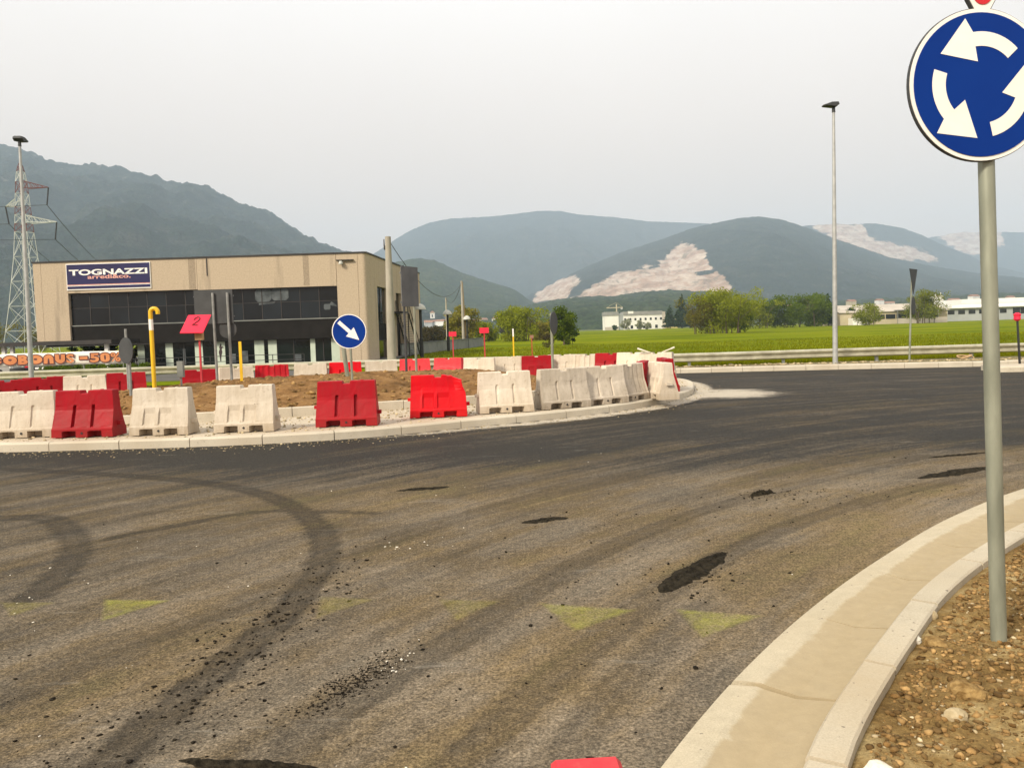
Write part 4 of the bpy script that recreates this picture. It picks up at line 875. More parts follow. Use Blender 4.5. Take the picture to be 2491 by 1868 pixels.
# ================================================================== SIGNS AND POSTS ON THE ISLAND AND VERGE
def disc(b, c, r, y0, y1, n=48, cx=None):
    return b.prism([(c[0] + r * math.cos(2 * math.pi * i / n), c[1] + r * math.sin(2 * math.pi * i / n)) for i in range(n)], y0, y1)
def ring(b, c, r0, r1, y, n=48):
    vs = [(c[0] + q * math.cos(2 * math.pi * i / n), y, c[1] + q * math.sin(2 * math.pi * i / n)) for q in (r0, r1) for i in range(n)]
    return b.add(vs, [(i, (i + 1) % n, n + (i + 1) % n, n + i)[::-1] for i in range(n)])
# --- roundabout sign on its galvanised post, nearest thing at the right
T = thing('roundabout_sign', 'tall galvanised post with blue roundabout sign on the stony verge', 'road sign', (2.035, 3.35, 0.06))
lean = -0.026     # the post leans a little
b = MB(); b.cyl((0, 0, 0), (lean * 3.55, 0.0, 3.55), 0.031, 0.031, 20); b.build('post', M['galv'], T, True)
zc = 2.368; xc = lean * zc - 0.045; th_ = R(6)
def rot(b, ang, o):
    c, s_ = math.cos(ang), math.sin(ang); b.v = [(o[0] + px_ * c - py_ * s_, o[1] + px_ * s_ + py_ * c, o[2] + pz_) for px_, py_, pz_ in b.v]; return b
O = (xc, -0.050, zc); ANG = R(5)
b = disc(MB(), (0, 0), 0.305, 0.0, 0.016, 72); dsk = rot(b, ANG, O).build('sign_plate', M['signback'], T)
b = disc(MB(), (0, 0), 0.302, -0.003, -0.0005, 72); rot(b, ANG, O).build('white_rim', M['signwhite'], dsk)
b = disc(MB(), (0, 0), 0.286, -0.006, -0.0032, 72); rot(b, ANG, O).build('blue_face', M['blue'], dsk)
for k in range(3):
    a0 = R(163 + 120 * k); pts = []; RB = 0.286
    for i in range(13): t_ = a0 + R(57) * i / 12; pts.append((0.735 * RB * math.cos(t_), 0.735 * RB * math.sin(t_)))
    pts.append((0.945 * RB * math.cos(a0 + R(62)), 0.945 * RB * math.sin(a0 + R(62))))
    pts.append((0.745 * RB * math.cos(a0 + R(102)), 0.745 * RB * math.sin(a0 + R(102))))
    pts.append((0.325 * RB * math.cos(a0 + R(57)), 0.325 * RB * math.sin(a0 + R(57))))
    for i in range(13): t_ = a0 + R(57) * (12 - i) / 12; pts.append((0.535 * RB * math.cos(t_), 0.535 * RB * math.sin(t_)))
    V_, F_ = curve_mesh([pts]); b = MB(); b.add([(v[0], -0.0078, v[1]) for v in V_], F_)
    rot(b, ANG, O).build('curved_arrow', M['signwhite'], dsk)
for zz_ in (zc + 0.15, zc - 0.15): rot(MB().box(-0.05, 0.05, 0.022, 0.10, -0.018, 0.018), ANG * 0, (lean * zz_, -0.05, zz_)).build('clamp', M['galv'], T)
# give-way plate above, its lower tip in view
tz = zc + 0.335; tw = 0.45
def tri_poly(s_, r_=0.04):
    P_ = [(0, 0.0), (tw, tw * 1.732), (-tw, tw * 1.732)]; cx_, cz_ = 0, tw * 1.1547; out = []
    for (ax_, az_), a_ in zip(P_, (-90, 30, 150)):
        ix, iz = cx_ + (ax_ - cx_) * s_, cz_ + (az_ - cz_) * s_
        vx, vz = ix - cx_, iz - cz_; l_ = math.hypot(vx, vz); ox, oz = ix - vx / l_ * 2 * r_, iz - vz / l_ * 2 * r_
        for da in range(-60, 61, 15): out.append((ox + r_ * math.cos(R(a_ + da)), oz + r_ * math.sin(R(a_ + da))))
    return out
O2 = (lean * tz - 0.030, -0.050, tz - 0.10)
tp = rot(MB().prism(tri_poly(1.0), 0, 0.02), ANG, O2).build('give_way_plate', M['signback'], T)
rot(MB().prism(tri_poly(0.985), -0.003, -0.0005), ANG, O2).build('white_rim', M['signwhite'], tp)
rot(MB().prism(tri_poly(0.92), -0.006, -0.0032), ANG, O2).build('red_border', M['signred'], tp)
rot(MB().prism(tri_poly(0.56), -0.009, -0.0062), ANG, O2).build('white_field', M['signwhite'], tp)
# --- blue arrow sign
T = thing('arrow_sign', 'blue round sign with white arrow pointing down right, behind the red barrier', 'road sign', (-3.13, 15.6, 0.30))
MB().cyl((0.02, 0.03, 0), (0, 0.03, 1.58), 0.024, 0.024, 10).build('post', M['galv'], T, True)
b = disc(MB(), (0, 1.276), 0.338, 0.0, 0.015, 48); pl = b.build('sign_plate', M['signback'], T)
disc(MB(), (0, 1.276), 0.335, -0.003, -0.0005, 48).build('white_rim', M['signwhite'], pl)
disc(MB(), (0, 1.276), 0.318, -0.006, -0.0032, 48).build('blue_face', M['blue'], pl)
ar = [(-0.27, 0.035), (0.02, 0.035), (0.02, 0.115), (0.26, 0.0), (0.02, -0.115), (0.02, -0.035), (-0.27, -0.035)]
def arrow_pts(a, c): return [(c[0] + p * math.cos(a) - q * math.sin(a), c[1] + p * math.sin(a) + q * math.cos(a)) for p, q in ar]
P_ = arrow_pts(R(-43), (0.0, 1.28)); b = MB(); b.add([(p, -0.0075, q) for p, q in P_], [(6, 0, 1), (6, 1, 5), (5, 1, 2), (5, 2, 3), (5, 3, 4)]); b.build('white_arrow', M['signwhite'], pl)
# --- pale leaning post beside it
T = thing('bare_post', 'pale bare post standing just left behind the arrow sign post', 'post', (-3.80, 18.6, 0.4)); MB().cyl((0.0, 0, 0), (-0.14, 0, 1.5), 0.05, 0.05, 10).build('post', M['galv'], T, True)
# --- number board
T = thing('number_board', 'red tilted board marked 2 on a thin red post in the mound', 'board', (-6.77, 17.5, 0.42))
MB().box(-0.018, 0.018, -0.018, 0.018, 0, 1.35).build('post', M['postred'], T)
MB().box(-0.08, 0.08, -0.06, 0.06, 1.08, 1.25).build('block', M['wood'], T)
c0 = [(-0.34, -0.2, 1.245), (0.155, -0.2, 1.235), (0.205, 0.2, 1.63), (-0.295, 0.2, 1.635)]
b = MB(); b.add(c0 + [(p[0], p[1] + 0.012, p[2] - 0.014) for p in c0], [(0, 1, 2, 3), (7, 6, 5, 4), (0, 4, 5, 1), (1, 5, 6, 2), (2, 6, 7, 3), (3, 7, 4, 0)]); pnl = b.build('panel', M['boardred'], T)
def bd(u, v):
    p = [c0[0][k] * (1 - u) * (1 - v) + c0[1][k] * u * (1 - v) + c0[2][k] * u * v + c0[3][k] * (1 - u) * v for k in range(3)]; return (p[0], p[1] - 0.006, p[2] + 0.007)
two = [(0.36, 0.70), (0.39, 0.80), (0.46, 0.86), (0.55, 0.85), (0.60, 0.77), (0.58, 0.66), (0.50, 0.55), (0.40, 0.42), (0.62, 0.42)]
MB().tube([bd(u, v) for u, v in two], 0.011, 5).build('digit', M['ink'], pnl)
# --- large grey direction sign from behind on two posts
T = thing('direction_sign', 'large dark grey rectangular sign seen from behind on two posts', 'road sign', (-6.56, 18.3, 0.42))
MB().box(-0.58, 0.29, -0.05, -0.03, 1.44, 2.20).build('panel', M['signback'], T)
for zz_ in (1.60, 2.06): MB().box(-0.60, 0.31, -0.03, 0.0, zz_ - 0.015, zz_ + 0.015).build('rail', M['signgrey'], T)
for xx_ in (-0.13, 0.20): MB().cyl((xx_, -0.085, 0), (xx_ - 0.01, -0.085, 2.13), 0.030, 0.030, 10).build('post', M['galv_d'], T, True)
disc(MB(), (0.14, 1.30), 0.20, -0.02, -0.005, 28).build('round_plate', M['signback'], T)
T = thing('yellow_stake', 'thin yellow stake beside the dark posts of the big sign', 'stake', (-5.93, 17.6, 0.42)); MB().box(-0.03, 0.03, -0.01, 0.01, 0, 1.02).build('stake', M['yellow'], T)
# --- yellow vent pipe
T = thing('vent_pipe', 'yellow gas vent pipe with hooked top on the mound', 'pipe', (-7.27, 16.3, 0.35))
MB().cyl((0, 0, 0), (0, 0, 1.72), 0.042, 0.042, 12).build('pipe', M['yellow'], T, True)
MB().cyl((0, 0, 1.38), (0, 0, 1.60), 0.0435, 0.0435, 12).build('white_band', M['signwhite'], T, True)
b = MB(); b.tube([(0, 0, 1.70)] + [(0.075 - 0.075 * math.cos(R(a_)), 0, 1.74 + 0.075 * math.sin(R(a_))) for a_ in range(0, 181, 20)] + [(0.15, 0, 1.70)], 0.042, 10); b.build('hook', M['yellow'], T, True)
T = thing('marker_box', 'small grey cabinet on a stub right of the yellow pipe', 'box', (-6.80, 16.5, 0.40)); MB().box(-0.06, 0.06, -0.05, 0.05, 0.35, 0.68).build('box', M['fence'], T); MB().cyl((0, 0, 0), (0, 0, 0.36), 0.02, 0.02, 8).build('stub', M['galv_d'], T)
# --- round sign back at left
T = thing('round_sign_back', 'black round sign seen from behind on a short grey post', 'road sign', (-7.42, 15.6, 0.38), R(-36))
disc(MB(), (0, 0.96), 0.255, -0.06, -0.045, 36).build('plate', M['signback'], T)
MB().cyl((0, 0, 0), (0, 0, 1.18), 0.03, 0.03, 10).build('post', M['galv_d'], T, True); MB().box(-0.12, 0.12, -0.045, -0.025, 1.05, 1.09).build('clamp', M['galv_d'], T)
T = thing('thin_post', 'thin grey post standing behind the black round sign', 'post', (-9.18, 19.2, 0.1)); MB().cyl((0, 0, 0), (0, 0, 1.72), 0.03, 0.03, 8).build('post', M['galv_d'], T, True)
# --- grey round sign back, right part of island
T = thing('round_sign_back', 'dark round sign edge-on from behind on a pale post, right part of the mound', 'road sign', (0.89, 17.5, 0.40), R(68))
disc(MB(), (0, 1.23), 0.245, -0.06, -0.045, 36).build('plate', M['signback'], T); MB().cyl((0, 0, 0), (0, 0, 1.44), 0.03, 0.03, 10).build('post', M['galv'], T, True)
MB().box(-0.1, 0.1, -0.045, -0.02, 1.32, 1.36).build('clamp', M['galv_d'], T); MB().box(-0.1, 0.1, -0.045, -0.02, 1.06, 1.10).build('clamp', M['galv_d'], T)
# --- tall narrow sign back beside the building
T = thing('tall_sign_back', 'tall grey panel seen obliquely from behind on two tall posts before the building', 'road sign', (-2.48, 19.5, 0.35), R(60))
MB().box(-0.26, 0.40, -0.05, -0.03, 1.80, 2.76).build('panel', M['signgrey'], T)
MB().cyl((-0.13, 0, 0), (-0.13, 0, 2.78), 0.03, 0.03, 10).build('post', M['signback'], T, True); MB().cyl((0.27, 0, 0), (0.27, 0, 2.74), 0.03, 0.03, 10).build('post', M['galv'], T, True)
for zz_ in (1.9, 2.6): MB().box(-0.28, 0.42, -0.03, -0.012, zz_ - 0.02, zz_ + 0.02).build('rail', M['galv_d'], T)
# --- give-way sign from behind at the far kerb, with a small arrow plate
T = thing('give_way_sign_back', 'dark give-way triangle and round plate from behind on a pale leaning post', 'road sign', (12.98, 26.2, 0.03))
MB().cyl((0, 0, 0), (0.10, 0, 3.02), 0.03, 0.03, 10).build('post', M['galv'], T, True)
b = MB().prism([(0, 0), (0.42, 0.82), (-0.42, 0.82)], -0.06, -0.045); rot(b, R(48), (0.09, 0.0, 2.22)).build('triangle_plate', M['signback'], T)
b = disc(MB(), (0, 0), 0.29, -0.06, -0.045, 30); rot(b, R(52), (0.08, 0.0, 1.86)).build('round_plate', M['signback'], T)

# ================================================================== LAMPS
def street_lamp(loc, h, label, head_rot, lean_=0.0):
    T = thing('street_lamp', label, 'street lamp', loc)
    MB().tube([(0, 0, 0), (lean_ * 0.5, 0, h * 0.5), (lean_, 0, h)], [0.085, 0.065, 0.042], 14).build('pole', M['galv_l'], T, True)
    MB().cyl((lean_, 0, h - 0.02), (lean_, 0, h + 0.17), 0.055, 0.048, 12).build('collar', M['signback'], T, True)
    hd = MB(); prof_ = [(0.10, 0.17), (0.42, 0.21), (0.44, 0.25), (0.10, 0.36), (-0.16, 0.36), (-0.20, 0.26), (-0.06, 0.15)]
    n_ = len(prof_); vs_ = []
    for yy_, sc_ in ((-0.20, 0.8), (-0.12, 1.0), (0.12, 1.0), (0.20, 0.8)):
        vs_ += [(px_ * sc_, yy_, 0.25 + (pz_ - 0.25) * sc_) for px_, pz_ in prof_]
    fs_ = [(a * n_ + k, a * n_ + (k + 1) % n_, (a + 1) * n_ + (k + 1) % n_, (a + 1) * n_ + k) for a in range(3) for k in range(n_)] + [tuple(range(n_ - 1, -1, -1)), tuple(3 * n_ + k for k in range(n_))]
    hd.add([(p[0] * 0.8, p[1] * 0.8, 0.17 + (p[2] - 0.17) * 0.8) for p in vs_], fs_); rot(hd, head_rot, (lean_, 0, h - 0.02)).build('lamp_head', M['signback'], T)
    MB().lathe([(0.14, 0.0), (0.14, 0.02), (0.085, 0.05)], 14).build('base_plate', M['galv_d'], T)
street_lamp((10.62, 26.35, 0.03), 8.18, 'tall slim street lamp by the far kerb at the right', R(180), 0.03)
street_lamp((-16.4, 27.4, -0.1), 8.30, 'tall slim street lamp at the left photo edge before the pylon', R(96), 0.1)

# ================================================================== GUARDRAIL
gl, glq = catmull([(19, 26.9), (15.5, 27.2), (11.2, 27.25), (5.6, 27.2), (2, 28.6), (-2, 30.1), (-9, 30.9), (-19, 30.6), (-30, 29.5)], 0.25)
GR = thing('guardrail', 'long galvanised guardrail running behind the island to the right edge', 'guardrail')
sec = [(0.00, 0.22), (0.085, 0.255), (0.085, 0.30), (0.0, 0.345), (0.0, 0.385), (0.085, 0.43), (0.085, 0.475), (0.0, 0.515), (-0.012, 0.510), (0.07, 0.468), (0.07, 0.437), (-0.012, 0.39), (-0.012, 0.34), (0.07, 0.293), (0.07, 0.262), (-0.012, 0.225)]
s = 0.0
while s < glq[-1] - 1:
    e = min(s + 3.2, glq[-1]); sweep(gl, glq, s, e + 0.10 if e < glq[-1] - 1 else e, [(o + (0.004 if int(s / 3.2) % 2 else 0), zz_ * 1.0 + 0.02) for o, zz_ in sec], None, 8).build('rail_beam', M['rail'], GR)
    cx_, cy_ = np.interp(s + 0.2, glq, gl[:, 0]), np.interp(s + 0.2, glq, gl[:, 1])
    MB().box(cx_ - 0.04, cx_ + 0.04, cy_ + 0.02, cy_ + 0.12, -0.2, 0.50).build('post', M['galv_d'], GR); s = e

# ================================================================== LETTERING
def letters(V_, F_, x0, x1, z0, z1, y, m, name, parent, fit=None):
    """flat lettering mesh (drawn in XY) stood up facing -Y, fitted to a box"""
    lo, hi = (V_.min(0), V_.max(0)) if fit is None else fit
    P_ = [(x0 + (v[0] - lo[0]) / (hi[0] - lo[0]) * (x1 - x0), y - v[2], z0 + (v[1] - lo[1]) / (hi[1] - lo[1]) * (z1 - z0)) for v in V_]
    b = MB(); b.add(P_, F_); return b.build(name, m, parent)

# ================================================================== SHOWROOM BUILDING
BX, BY, BZ = -36.47, 62.0, -0.65
T = thing('showroom', 'flat-roofed tan concrete showroom with dark ribbon window and navy sign', 'building', (BX, BY, BZ)); SH = T
def zl(z_): return z_ - BZ
STAIN = mat_paint_decal('rain_stain', (0.24, 0.195, 0.145), 0.30, 0.80, 0.26)
f = M['facade']
MB().box(0.4, 25.0, 0.45, 23.2, zl(1.35), 8.3).build('upper_storey', M['band'], T)
MB().box(7.3, 25.0, 0.9, 23.2, 0, zl(1.34)).build('ground_storey', M['band'], T)
for x0, x1, z0, z1 in [(0, 0.58, zl(1.6), 8.40), (0.60, 2.58, zl(1.6), 8.40), (2.60, 12.53, zl(5.38), 8.40), (12.55, 23.22, zl(5.33), 8.40), (23.25, 24.88, 0, 8.40)]:
    MB().box(x0, x1, 0, 0.4, z0, z1).build('wall_panel', f, T)
# rounded corner panel and the receding side wall
b = MB(); cs = [(24.90, 0.0)] + [(25.25 + 0.30 * math.sin(R(a_)), 0.30 - 0.30 * math.cos(R(a_))) for a_ in range(0, 91, 15)] + [(25.62, 1.2), (25.1, 1.2), (24.90, 0.4)]
b.slab(cs, 0, 8.40); b.build('wall_panel', f, T)
sdx, sdy = 1.44 / 23.54, 23.5 / 23.54
def side(s0, s1, o0, o1, z0, z1, name, m, par=T):
    c = [(25.55 + sdx * s_ + sdy * o_, sdy * s_ - sdx * o_) for s_, o_ in ((s0, o0), (s0, o1), (s1, o1), (s1, o0))]
    return MB().slab(c, z0, z1).build(name, m, par)
side(1.22, 3.4, -0.4, 0, 0, 8.40, 'wall_panel', f); side(3.42, 7.2, -0.4, 0, zl(5.4), 8.40, 'wall_panel', f); side(7.22, 10.8, -0.4, 0, 0, 8.40, 'wall_panel', f)
side(10.82, 13.2, -0.4, 0, zl(5.2), 8.40, 'wall_panel', f); side(13.22, 23.5, -0.4, 0, 0, 8.40, 'wall_panel', f)
side(3.42, 7.2, -0.5, -0.25, zl(2.4), zl(5.39), 'side_window', M['glass']); side(3.42, 7.2, -0.5, -0.2, zl(1.0), zl(2.39), 'dark_band', M['band']); side(3.42, 7.2, -0.5, -0.25, 0, zl(0.99), 'side_glazing', M['glass2'])
side(5.2, 5.3, -0.24, -0.20, zl(2.4), zl(5.39), 'mullion', M['dark_metal']); side(10.82, 13.2, -0.5, -0.25, zl(2.4), zl(5.19), 'side_door', M['glass']); side(10.82, 13.2, -0.5, -0.2, 0, zl(2.39), 'dark_band', M['band'])
# roof edge
MB().box(-0.06, 25.45, -0.06, 0.5, 8.402, 8.52).build('roof_edge', M['dark_metal'], T); side(0.02, 23.6, -0.5, 0.06, 8.402, 8.515, 'roof_edge', M['dark_metal'])
MB().box(0.3, 25.2, 0.52, 23.0, 8.31, 8.38).build('roof', M['roofgrey'], T)
# ribbon window
n_ = 14; W0, W1 = 2.60, 23.24; dw = (W1 - W0) / n_
for i in range(n_):
    for z0, z1 in ((zl(2.96), zl(4.20)), (zl(4.24), zl(5.33))):
        o = MB().box(W0 + i * dw + 0.03, W0 + (i + 1) * dw - 0.03, 0.30, 0.34, z0, z1).build('window_pane', M['glass'], T)
    if i: MB().box(W0 + i * dw - 0.03, W0 + i * dw + 0.03, 0.27, 0.36, zl(2.92), zl(5.36)).build('mullion', M['dark_metal'], T)
MB().box(W0, W1, 0.275, 0.355, zl(4.2), zl(4.24)).build('transom', M['dark_metal'], T)
MB().box(W0, W1, 0.16, 0.42, zl(2.84), zl(2.92)).build('sill', M['fence'], T)
MB().box(W0, W1, 0.20, 0.44, zl(1.36), zl(2.835)).build('dark_band', M['band'], T)
MB().box(-0.5, 8.6, 0.05, 6.0, zl(1.30), zl(1.355)).build('soffit', M['dark_metal'], T)
# pale shapes on the panes: window reflections put in as coloured pieces
def octa(cx_, cz_, rx, rz_): return [(cx_ + rx * a_, cz_ + rz_ * b_) for a_, b_ in ((-1, -0.6), (-0.7, -1), (0.7, -1), (1, -0.6), (1, 0.7), (0.75, 1), (-0.75, 1), (-1, 0.6))]
for px_, pz_, rx, rz_ in ((17.45, zl(4.78), 0.62, 0.50), (18.75, zl(4.82), 0.66, 0.46)):
    MB().prism(octa(px_, pz_, rx, rz_), 0.292, 0.297).build('reflection_patch', M['refl_display'], T)
MB().prism([(17.1, zl(4.05)), (18.3, zl(4.15)), (18.35, zl(4.28)), (17.1, zl(4.2))], 0.290, 0.295).build('reflection_patch', M['refl_display'], T)
MB().prism(octa(22.35, zl(3.75), 0.25, 0.22), 0.292, 0.297).build('reflection_patch', M['refl_display'], T)
MB().prism([(22.5, zl(3.9)), (23.1, zl(3.75)), (23.1, zl(3.85)), (22.7, zl(4.15))], 0.290, 0.294).build('reflection_patch', M['refl_display'], T)
# ground floor: pale upright panels and shop glass between them
pan = [(7.39, 7.93), (9.57, 10.14), (11.85, 12.46), (13.56, 14.2), (16.49, 17.24), (17.56, 18.23), (20.84, 21.23), (22.48, 23.2)]
for a_, c_ in pan: MB().box(a_, c_, 0.60, 0.68, 0, zl(1.34)).build('pale_panel', M['palegreen'], T)
prev = 7.93
for i, (a_, c_) in enumerate(pan[1:]):
    k = 2 if a_ - prev > 1.2 else 1
    for j in range(k):
        w_ = (a_ - prev) / k; MB().box(prev + j * w_ + 0.03, prev + (j + 1) * w_ - 0.03, 0.66, 0.70, 0.05, zl(1.32)).build('shop_pane', M['glass2'], T)
        MB().box(prev + j * w_ - 0.03, prev + j * w_ + 0.03, 0.62, 0.72, 0, zl(1.34)).build('mullion', M['dark_metal'], T)
    prev = c_
for x_, w_, h_ in ((15.5, 0.45, 0.9), (14.7, 0.3, 0.7), (12.0, 0.35, 0.8), (19.6, 0.5, 0.55), (10.9, 0.2, 1.2)):
    MB().box(x_, x_ + w_, 0.625, 0.65, 0.3, 0.3 + h_).build('display_panel', M['refl_display'], T)
fig = [(13.84, 0.35), (13.90, 0.35), (13.92, 0.8), (14.0, 1.15), (13.96, 1.38), (14.04, 1.5), (14.12, 1.46), (14.13, 1.50), (14.02, 1.60), (13.95, 1.60), (13.94, 1.68), (13.98, 1.78), (13.92, 1.84), (13.85, 1.80), (13.85, 1.70), (13.80, 1.58), (13.83, 1.38), (13.76, 1.15), (13.80, 0.8)]
V_, F_ = curve_mesh([fig]); letters(V_, F_, 13.7, 14.14, 0.42, 1.82, 0.596, M['ink'], 'poster_figure', T)
# name board
for x_, w_ in ((11.9, 0.55), (20.7, 0.45)): MB().box(x_, x_ + w_, -0.006, -0.002, zl(5.42), 8.39).build('water_stain', STAIN, T)
MB().box(13.3, 13.36, -0.05, -0.002, zl(6.4), 8.38).build('drain_spout', M['dark_metal'], T)
MB().box(2.56, 9.02, -0.07, -0.005, zl(5.60), zl(7.62)).build('sign_frame', M['signwhite'], T)
sg = MB().box(2.62, 8.96, -0.10, -0.072, zl(5.70), zl(7.55)).build('name_board', M['navy'], T)
V_, F_ = curve_mesh(None, 0.032, 0.0, 'TOGNAZZI'); letters(V_, F_, 2.80, 8.80, zl(6.72), zl(7.16), -0.104, M['signwhite'], 'lettering', sg)
V_, F_ = curve_mesh(None, 0.022, 0.0, 'arredi&co.'); letters(V_, F_, 4.2, 7.5, zl(6.43), zl(6.74), -0.106, M['pink'], 'lettering', sg)
MB().box(2.62, 8.96, -0.105, -0.101, zl(5.96), zl(6.02)).build('stripe', M['pink'], sg); MB().box(2.62, 8.96, -0.105, -0.101, zl(5.90), zl(5.945)).build('stripe', M['signwhite'], sg)
b = MB(); b.lathe([(0.02, -0.30), (0.16, -0.26), (0.17, -0.14), (0.10, -0.02)], 12, (23.66, -0.25, zl(7.2))); b.build('floodlight', M['lampcap'], T, True)
MB().box(23.3, 24.6, -0.22, 0.0, zl(7.22), zl(7.29)).build('lamp_bracket', M['dark_metal'], T)
# outside stair on the side wall
ST = thing('metal_stair', 'dark metal outside stair climbing the showroom side wall', 'stair', (BX, BY, BZ))
for i in range(18):
    s_ = 15.5 - 0.30 * i; side(s_, s_ + 0.27, 0.10, 1.15, 0.22 * i + 0.1, 0.22 * i + 0.14, 'tread', M['galv_d'], ST)
for o_ in (0.08, 1.15):
    P_ = []
    for s_, z_ in ((15.8, 0.0), (10.2, 4.1)): P_.append((25.55 + sdx * s_ + sdy * o_, sdy * s_ - sdx * o_, z_))
    MB().tube(P_, 0.07, 6).build('stringer', M['dark_metal'], ST); MB().tube([(p[0], p[1], p[2] + 1.0) for p in P_], 0.04, 6).build('handrail', M['dark_metal'], ST)
    for k in range(7):
        u = k / 6; q = [P_[0][j] + (P_[1][j] - P_[0][j]) * u for j in range(3)]; MB().cyl(q, (q[0], q[1], q[2] + 1.0), 0.025, 0.025, 6).build('baluster', M['dark_metal'], ST)
side(8.2, 10.3, 0.08, 1.2, 3.95, 4.1, 'landing', M['dark_metal'], ST); side(8.2, 10.3, 1.16, 1.2, 4.5, 4.55, 'handrail', M['dark_metal'], ST); side(8.2, 10.3, 1.16, 1.2, 5.0, 5.06, 'handrail', M['dark_metal'], ST)
for s_ in (8.25, 10.2): side(s_, s_ + 0.08, 1.12, 1.2, 0, 5.05, 'support', M['dark_metal'], ST)
# canopy left of the building with white columns
T = thing('car_port', 'dark flat canopy on white columns left of the showroom', 'canopy', (-33.5, 58, BZ))
MB().box(-12, 5.2, -1.0, 3.4, zl(1.45), zl(1.74)).build('roof', M['dark_metal'], T)
for x_ in (-2.75, -2.15, -9, 4.6): MB().box(x_ - 0.12, x_ + 0.12, -0.6, -0.36, 0, zl(1.44)).build('column', M['wallwhite'], T)
# railing before the shop
T = thing('railing', 'thin black railing along the showroom front', 'railing', (-28.5, 50, -0.5))
for z_ in (0.62, 0.95): MB().box(0, 15.6, -0.02, 0.02, z_ - 0.02, z_ + 0.02).build('rail', M['black'], T)
for i in range(9): MB().box(i * 1.95 - 0.02, i * 1.95 + 0.02, -0.02, 0.02, 0, 0.95).build('post', M['black'], T)

# ================================================================== BANNER
T = thing('banner', 'long white banner with orange ECOBONUS -50% lettering on poles', 'banner', (-28.0, 44, -0.5))
cl_pts = []; nb = 40; bv = []
for j in range(5):
    for i in range(nb + 1): u = i / nb; bv.append((-2.6 + 9.3 * u, 0.03 * math.sin(u * 21) + 0.02 * math.sin(u * 47 + j), 0.865 + 0.70 * j / 4 + 0.012 * math.sin(u * 17 + 1)))
cloth = link('cloth', np_mesh('cloth', np.array(bv), grid_faces(nb + 1, 5), M['refl_display2'], True), T)
so = cloth.modifiers.new('thickness', 'SOLIDIFY'); so.thickness = 0.006; so.offset = 1
for x_ in (-2.6, 1.75, 4.55, 6.72): MB().cyl((x_, 0.06, 0), (x_, 0.06, 1.62), 0.035, 0.035, 8).build('pole', M['galv'], T)
def ell(cx_, cy_, rx, ry, n_=32, a0=0, a1=360): return [(cx_ + rx * math.cos(R(a0 + (a1 - a0) * i / n_)), cy_ + ry * math.sin(R(a0 + (a1 - a0) * i / n_))) for i in range(n_ + (0 if a1 - a0 == 360 else 1))]
GL = {
 'O': [ell(0.5, 0.5, 0.5, 0.5), ell(0.5, 0.53, 0.14, 0.12)],
 'C': [ell(0.5, 0.5, 0.5, 0.5, 32, 12, 348) + ell(0.5, 0.5, 0.14, 0.10, 16, 340, 20)],
 'E': [[(0, 0), (1, 0), (1, 0.28), (0.5, 0.30), (0.5, 0.40), (1, 0.42), (1, 0.60), (0.5, 0.62), (0.5, 0.70), (1, 0.72), (1, 1), (0, 1)]],
 'B': [[(0, 0), (0.6, 0), (0.85, 0.04), (1, 0.25), (0.92, 0.45), (0.78, 0.53), (0.9, 0.65), (0.92, 0.82), (0.75, 0.97), (0.6, 1), (0, 1)], ell(0.48, 0.30, 0.14, 0.05, 12), ell(0.46, 0.74, 0.12, 0.04, 12)],
 'N': [[(0, 0), (0, 0.5)] + ell(0.5, 0.5, 0.5, 0.5, 18, 180, 0) + [(1, 0), (0.62, 0), (0.58, 0.52), (0.50, 0.60), (0.42, 0.52), (0.38, 0)]],
 'U': [[(0, 1), (0, 0.5)] + ell(0.5, 0.5, 0.5, 0.5, 18, 180, 360) + [(1, 1), (0.62, 1), (0.58, 0.46), (0.50, 0.38), (0.42, 0.46), (0.38, 1)]],
 '-': [[(0, 0.36), (1, 0.36), (1, 0.66), (0, 0.66)]],
 '0': [ell(0.5, 0.70, 0.5, 0.30, 14, 0, 180) + ell(0.5, 0.30, 0.5, 0.30, 14, 180, 360), ell(0.5, 0.5, 0.10, 0.30, 16)],
}
for ch, x0, x1 in [('E', -29.7, -29.0), ('C', -28.8, -27.86), ('O', -27.77, -27.03), ('B', -26.96, -26.43), ('O', -26.37, -25.64), ('N', -25.56, -25.03), ('U', -24.93, -24.39), ('S', -24.32, -23.91), ('-', -23.6, -23.17), ('5', -23.02, -22.54), ('0', -22.46, -21.95), ('%', -21.9, -21.36)]:
    x0 += 28.0; x1 += 28.0; z0, z1 = 0.975, 1.455
    if ch in GL:
        w_ = (x1 - x0); hgt = z1 - z0; sc_ = hgt / w_
        P_ = [[(px_, py_ * sc_) for px_, py_ in q] for q in GL[ch]]
        if ch == '-': z0, z1 = 0.975 + 0.36 * 0.48, 0.975 + 0.66 * 0.48; P_ = [[(0, 0), (1, 0), (1, 0.3), (0, 0.3)]]
        V1, F1 = curve_mesh(P_, 0.0); V2, F2 = curve_mesh(P_, 0.055 / w_ if ch != '-' else 0.11)
    else:
        V1, F1 = curve_mesh(None, 0.035 if ch != '%' else 0.02, 0, ch); V2, F2 = curve_mesh(None, 0.11 if ch != '%' else 0.075, 0, ch)
    fit = (V1.min(0), V1.max(0))
    letters(V2, F2, x0, x1, z0, z1, -0.060, M['brown'], 'letter_outline', cloth, fit); letters(V1, F1, x0, x1, z0, z1, -0.066, M['orange'], 'letter', cloth, fit)

